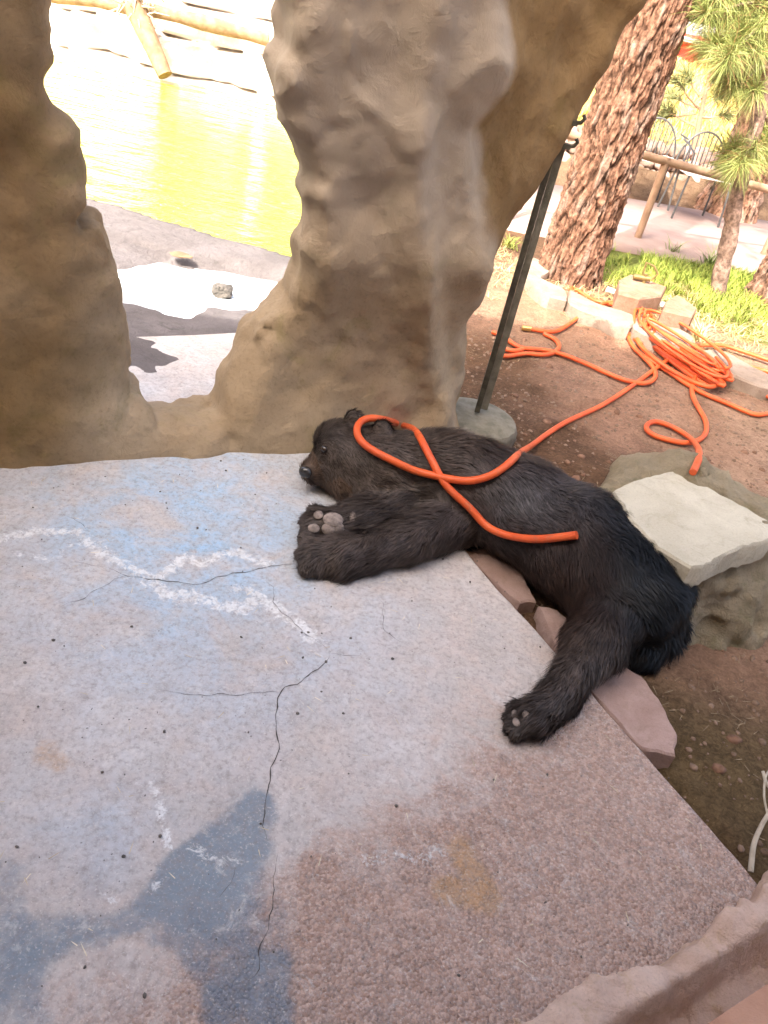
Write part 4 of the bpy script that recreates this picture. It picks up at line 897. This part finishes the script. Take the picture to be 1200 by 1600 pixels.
mb.tube(catmull(tw, .01), [.007-.00012*i for i in range(len(catmull(tw, .01)))], 7); mb.tube(catmull([P(1200, 1275, .01), P(1194, 1245, .03), P(1196, 1215, .04), P(1205, 1200, .04)], .01), .003, 6)
mb.build('dry_twig', M['twig'], None, label='pale crooked dry twig lying on the dirt beside the floor edge', cat='twig')

# ------------------------------------------------------------------ grass, straw and litter
def blades(name, pos, ln, wid, cols, mat, spread=.35, flat=0.0, label=None, cat=None, kind='stuff'):
    pos = np.asarray(pos); m = len(pos); an = rng.random(m)*2*pi
    d = np.stack([np.cos(an)*spread, np.sin(an)*spread, np.ones(m)*(1-flat)], 1)+rng.normal(0, .1, (m, 3)); 
    if flat > .9: d[:, 2] = rng.normal(.02, .05, m); d[:, :2] /= spread
    d /= np.linalg.norm(d, axis=1)[:, None]; L_ = ln*(.45+.9*rng.random((m, 1))); sdv = np.stack([-np.sin(an), np.cos(an), 0*an], 1)*wid
    mid_ = pos+d*L_*.55; bend = np.stack([np.cos(an), np.sin(an), -.6*np.ones(m)], 1)*(.0 if flat > .9 else .25)*L_; tip = pos+d*L_+bend
    Vb = np.stack([pos-sdv, pos+sdv, mid_+sdv*.8, mid_-sdv*.8, tip], 1).reshape(-1, 3); bi = np.arange(m)*5; t_ = rng.random((m, 1))
    c_ = np.array(cols[0])*(1-t_)+np.array(cols[1])*t_
    return link(name, np_mesh(name, Vb, np.stack([bi, bi+1, bi+2, bi+3], 1), attrs={'col': np.repeat(c_, 5, 0)}, tri=np.stack([bi+3, bi+2, bi+4], 1), smooth=False), mat, None, label, cat, None, kind)
def scatter(n, x0, x1, y0, y1, mask):
    x = rng.uniform(x0, x1, n*4); y = rng.uniform(y0, y1, n*4); k = mask(x, y); x, y = x[k][:n], y[k][:n]; return np.stack([x, y, ground_h(x, y)-.003], 1)
gmask = lambda x, y: (y > 5.4-.33*(x-1)+.25*fbm(x*1.1, y*1.1, x*0+1, 4)+.1*rng.random(len(x))) & (y < pl(PATH_N, x)-.02) & (x > .98) & (fbm(x*3.5, y*3.5, x*0+6, 3) > -.55+.5*rng.random(len(x))*(y < 5.6))
blades('lawn_grass', scatter(26000, .9, 4.2, 4.4, 7.5, gmask), .085, .0028, ((.15, .23, .03), (.36, .38, .075)), M['grass'], .5)
smask = lambda x, y: (y > 4.7) & (fbm(x*3, y*3, x*0+3, 3) > -.1)
blades('dry_grass', scatter(5000, .3, 3.2, 4.6, 6.0, smask), .09, .0022, ((.38, .27, .12), (.60, .46, .24)), M['grass'], .9, .5)
blades('hill_grass', scatter(22000, .5, 14, 11.0, 26, lambda x, y: x < y*.55), .16, .008, ((.42, .34, .08), (.66, .54, .20)), M['grass'], .5)
def litter(x, y): return (x-E1[0])*EN[0]+(y-E1[1])*EN[1] > .02
blades('straw_litter', scatter(5500, .0, 3.2, 1.0, 4.6, lambda x, y: litter(x, y) & (fbm(x*3, y*3, x*0+9, 3) > .9*rng.random(len(x))-.55))+[0, 0, .006], .036, .0008, ((.20, .135, .075), (.44, .33, .20)), M['grass'], 1, 1.0)
sl = rng.random((400, 2))*[2.4, 2.0]+[-1.2, .55]; sl = sl[(sl[:, 0]-E1[0])*EN[0]+(sl[:, 1]-E1[1])*EN[1] < -.03][:170]
blades('floor_straw', np.concatenate([sl, np.full((len(sl), 1), .007)], 1), .024, .0010, ((.45, .37, .24), (.72, .64, .48)), M['grass'], 1, 1.0)
for (a, b, n_, ln_, c1, c2, lab) in ((1108,418,70,.22,(.14,.20,.05),(.28,.32,.12),'spiky dark green grass clump in front of the pink path'), (1092,528,60,.15,(.40,.38,.16),(.60,.55,.30),'pale dry grass tuft beside the hewn stone block'), (795,386,70,.10,(.16,.22,.04),(.34,.36,.08),'small green weed tuft against the rock wall edge'), (1052,392,26,.16,(.16,.24,.05),(.26,.34,.08),'lone green weed sprouting at the lawn edge')):
    c = P(a, b, -.03); q_ = np.array([c[0], c[1], gh(c[0], c[1])])+rng.normal(0, .025, (n_, 3))*[1, 1, 0]
    blades('grass_clump', q_, ln_, .004, (c1, c2), M['grass'], .7, 0, lab, 'grass clump', None)
def pebbles(name, n, x0, x1, y0, y1, mask, r0, mat):
    x = rng.uniform(x0, x1, n*3); y = rng.uniform(y0, y1, n*3); k = mask(x, y); x, y = x[k][:n], y[k][:n]; z = np.where(litter(x, y), ground_h(x, y), .003)
    Vb, Fb = ellipsoid((0, 0, 0), (1, 1, 1), None, 6, 4); Vb = np.array(Vb); Fb = np.array(Fb); m = len(x)
    s_ = r0*(.4+1.2*rng.random((m, 1, 1))**2)*np.stack([.7+.6*rng.random(m), .7+.6*rng.random(m), .5+.3*rng.random(m)], 1)[:, None]
    Vv = Vb[None]*s_*(1+.15*rng.normal(0, 1, (m, len(Vb), 1)))+np.stack([x, y, z], 1)[:, None]; Ff = Fb[None]+np.arange(m)[:, None, None]*len(Vb)
    link(name, np_mesh(name, Vv.reshape(-1, 3), Ff.reshape(-1, 4)), mat, kind='stuff')
pebbles('dirt_pebbles', 5000, 0, 3.2, 1.0, 4.6, litter, .0075, M['clod'])
pebbles('bark_flakes', 420, 0, 3.2, 1.0, 4.6, litter, .015, M['flake'])
pebbles('floor_grit', 260, -1.2, 1.0, .5, 2.3, lambda x, y: ~litter(x, y), .0028, M['dark_rock'])

# ------------------------------------------------------------------ unseen shelter walls added behind the camera, heights set to shade the den
sh = thing('shade_shelter', (0, -1.6, 0), 'tall unseen rock faced shelter wall added behind the viewpoint for its shade', 'shade wall')
mb = MB(); mb.box((.6, -.75, 3.02), (5.6, .9, 6.3)); mb.build('wall', M['shelter'], sh, smooth=False)
mb = MB(); mb.box((-4.1, -.78, 2.42), (3.75, .9, 5.0)); mb.build('shade_lower_wall', M['shelter'], sh, smooth=False)
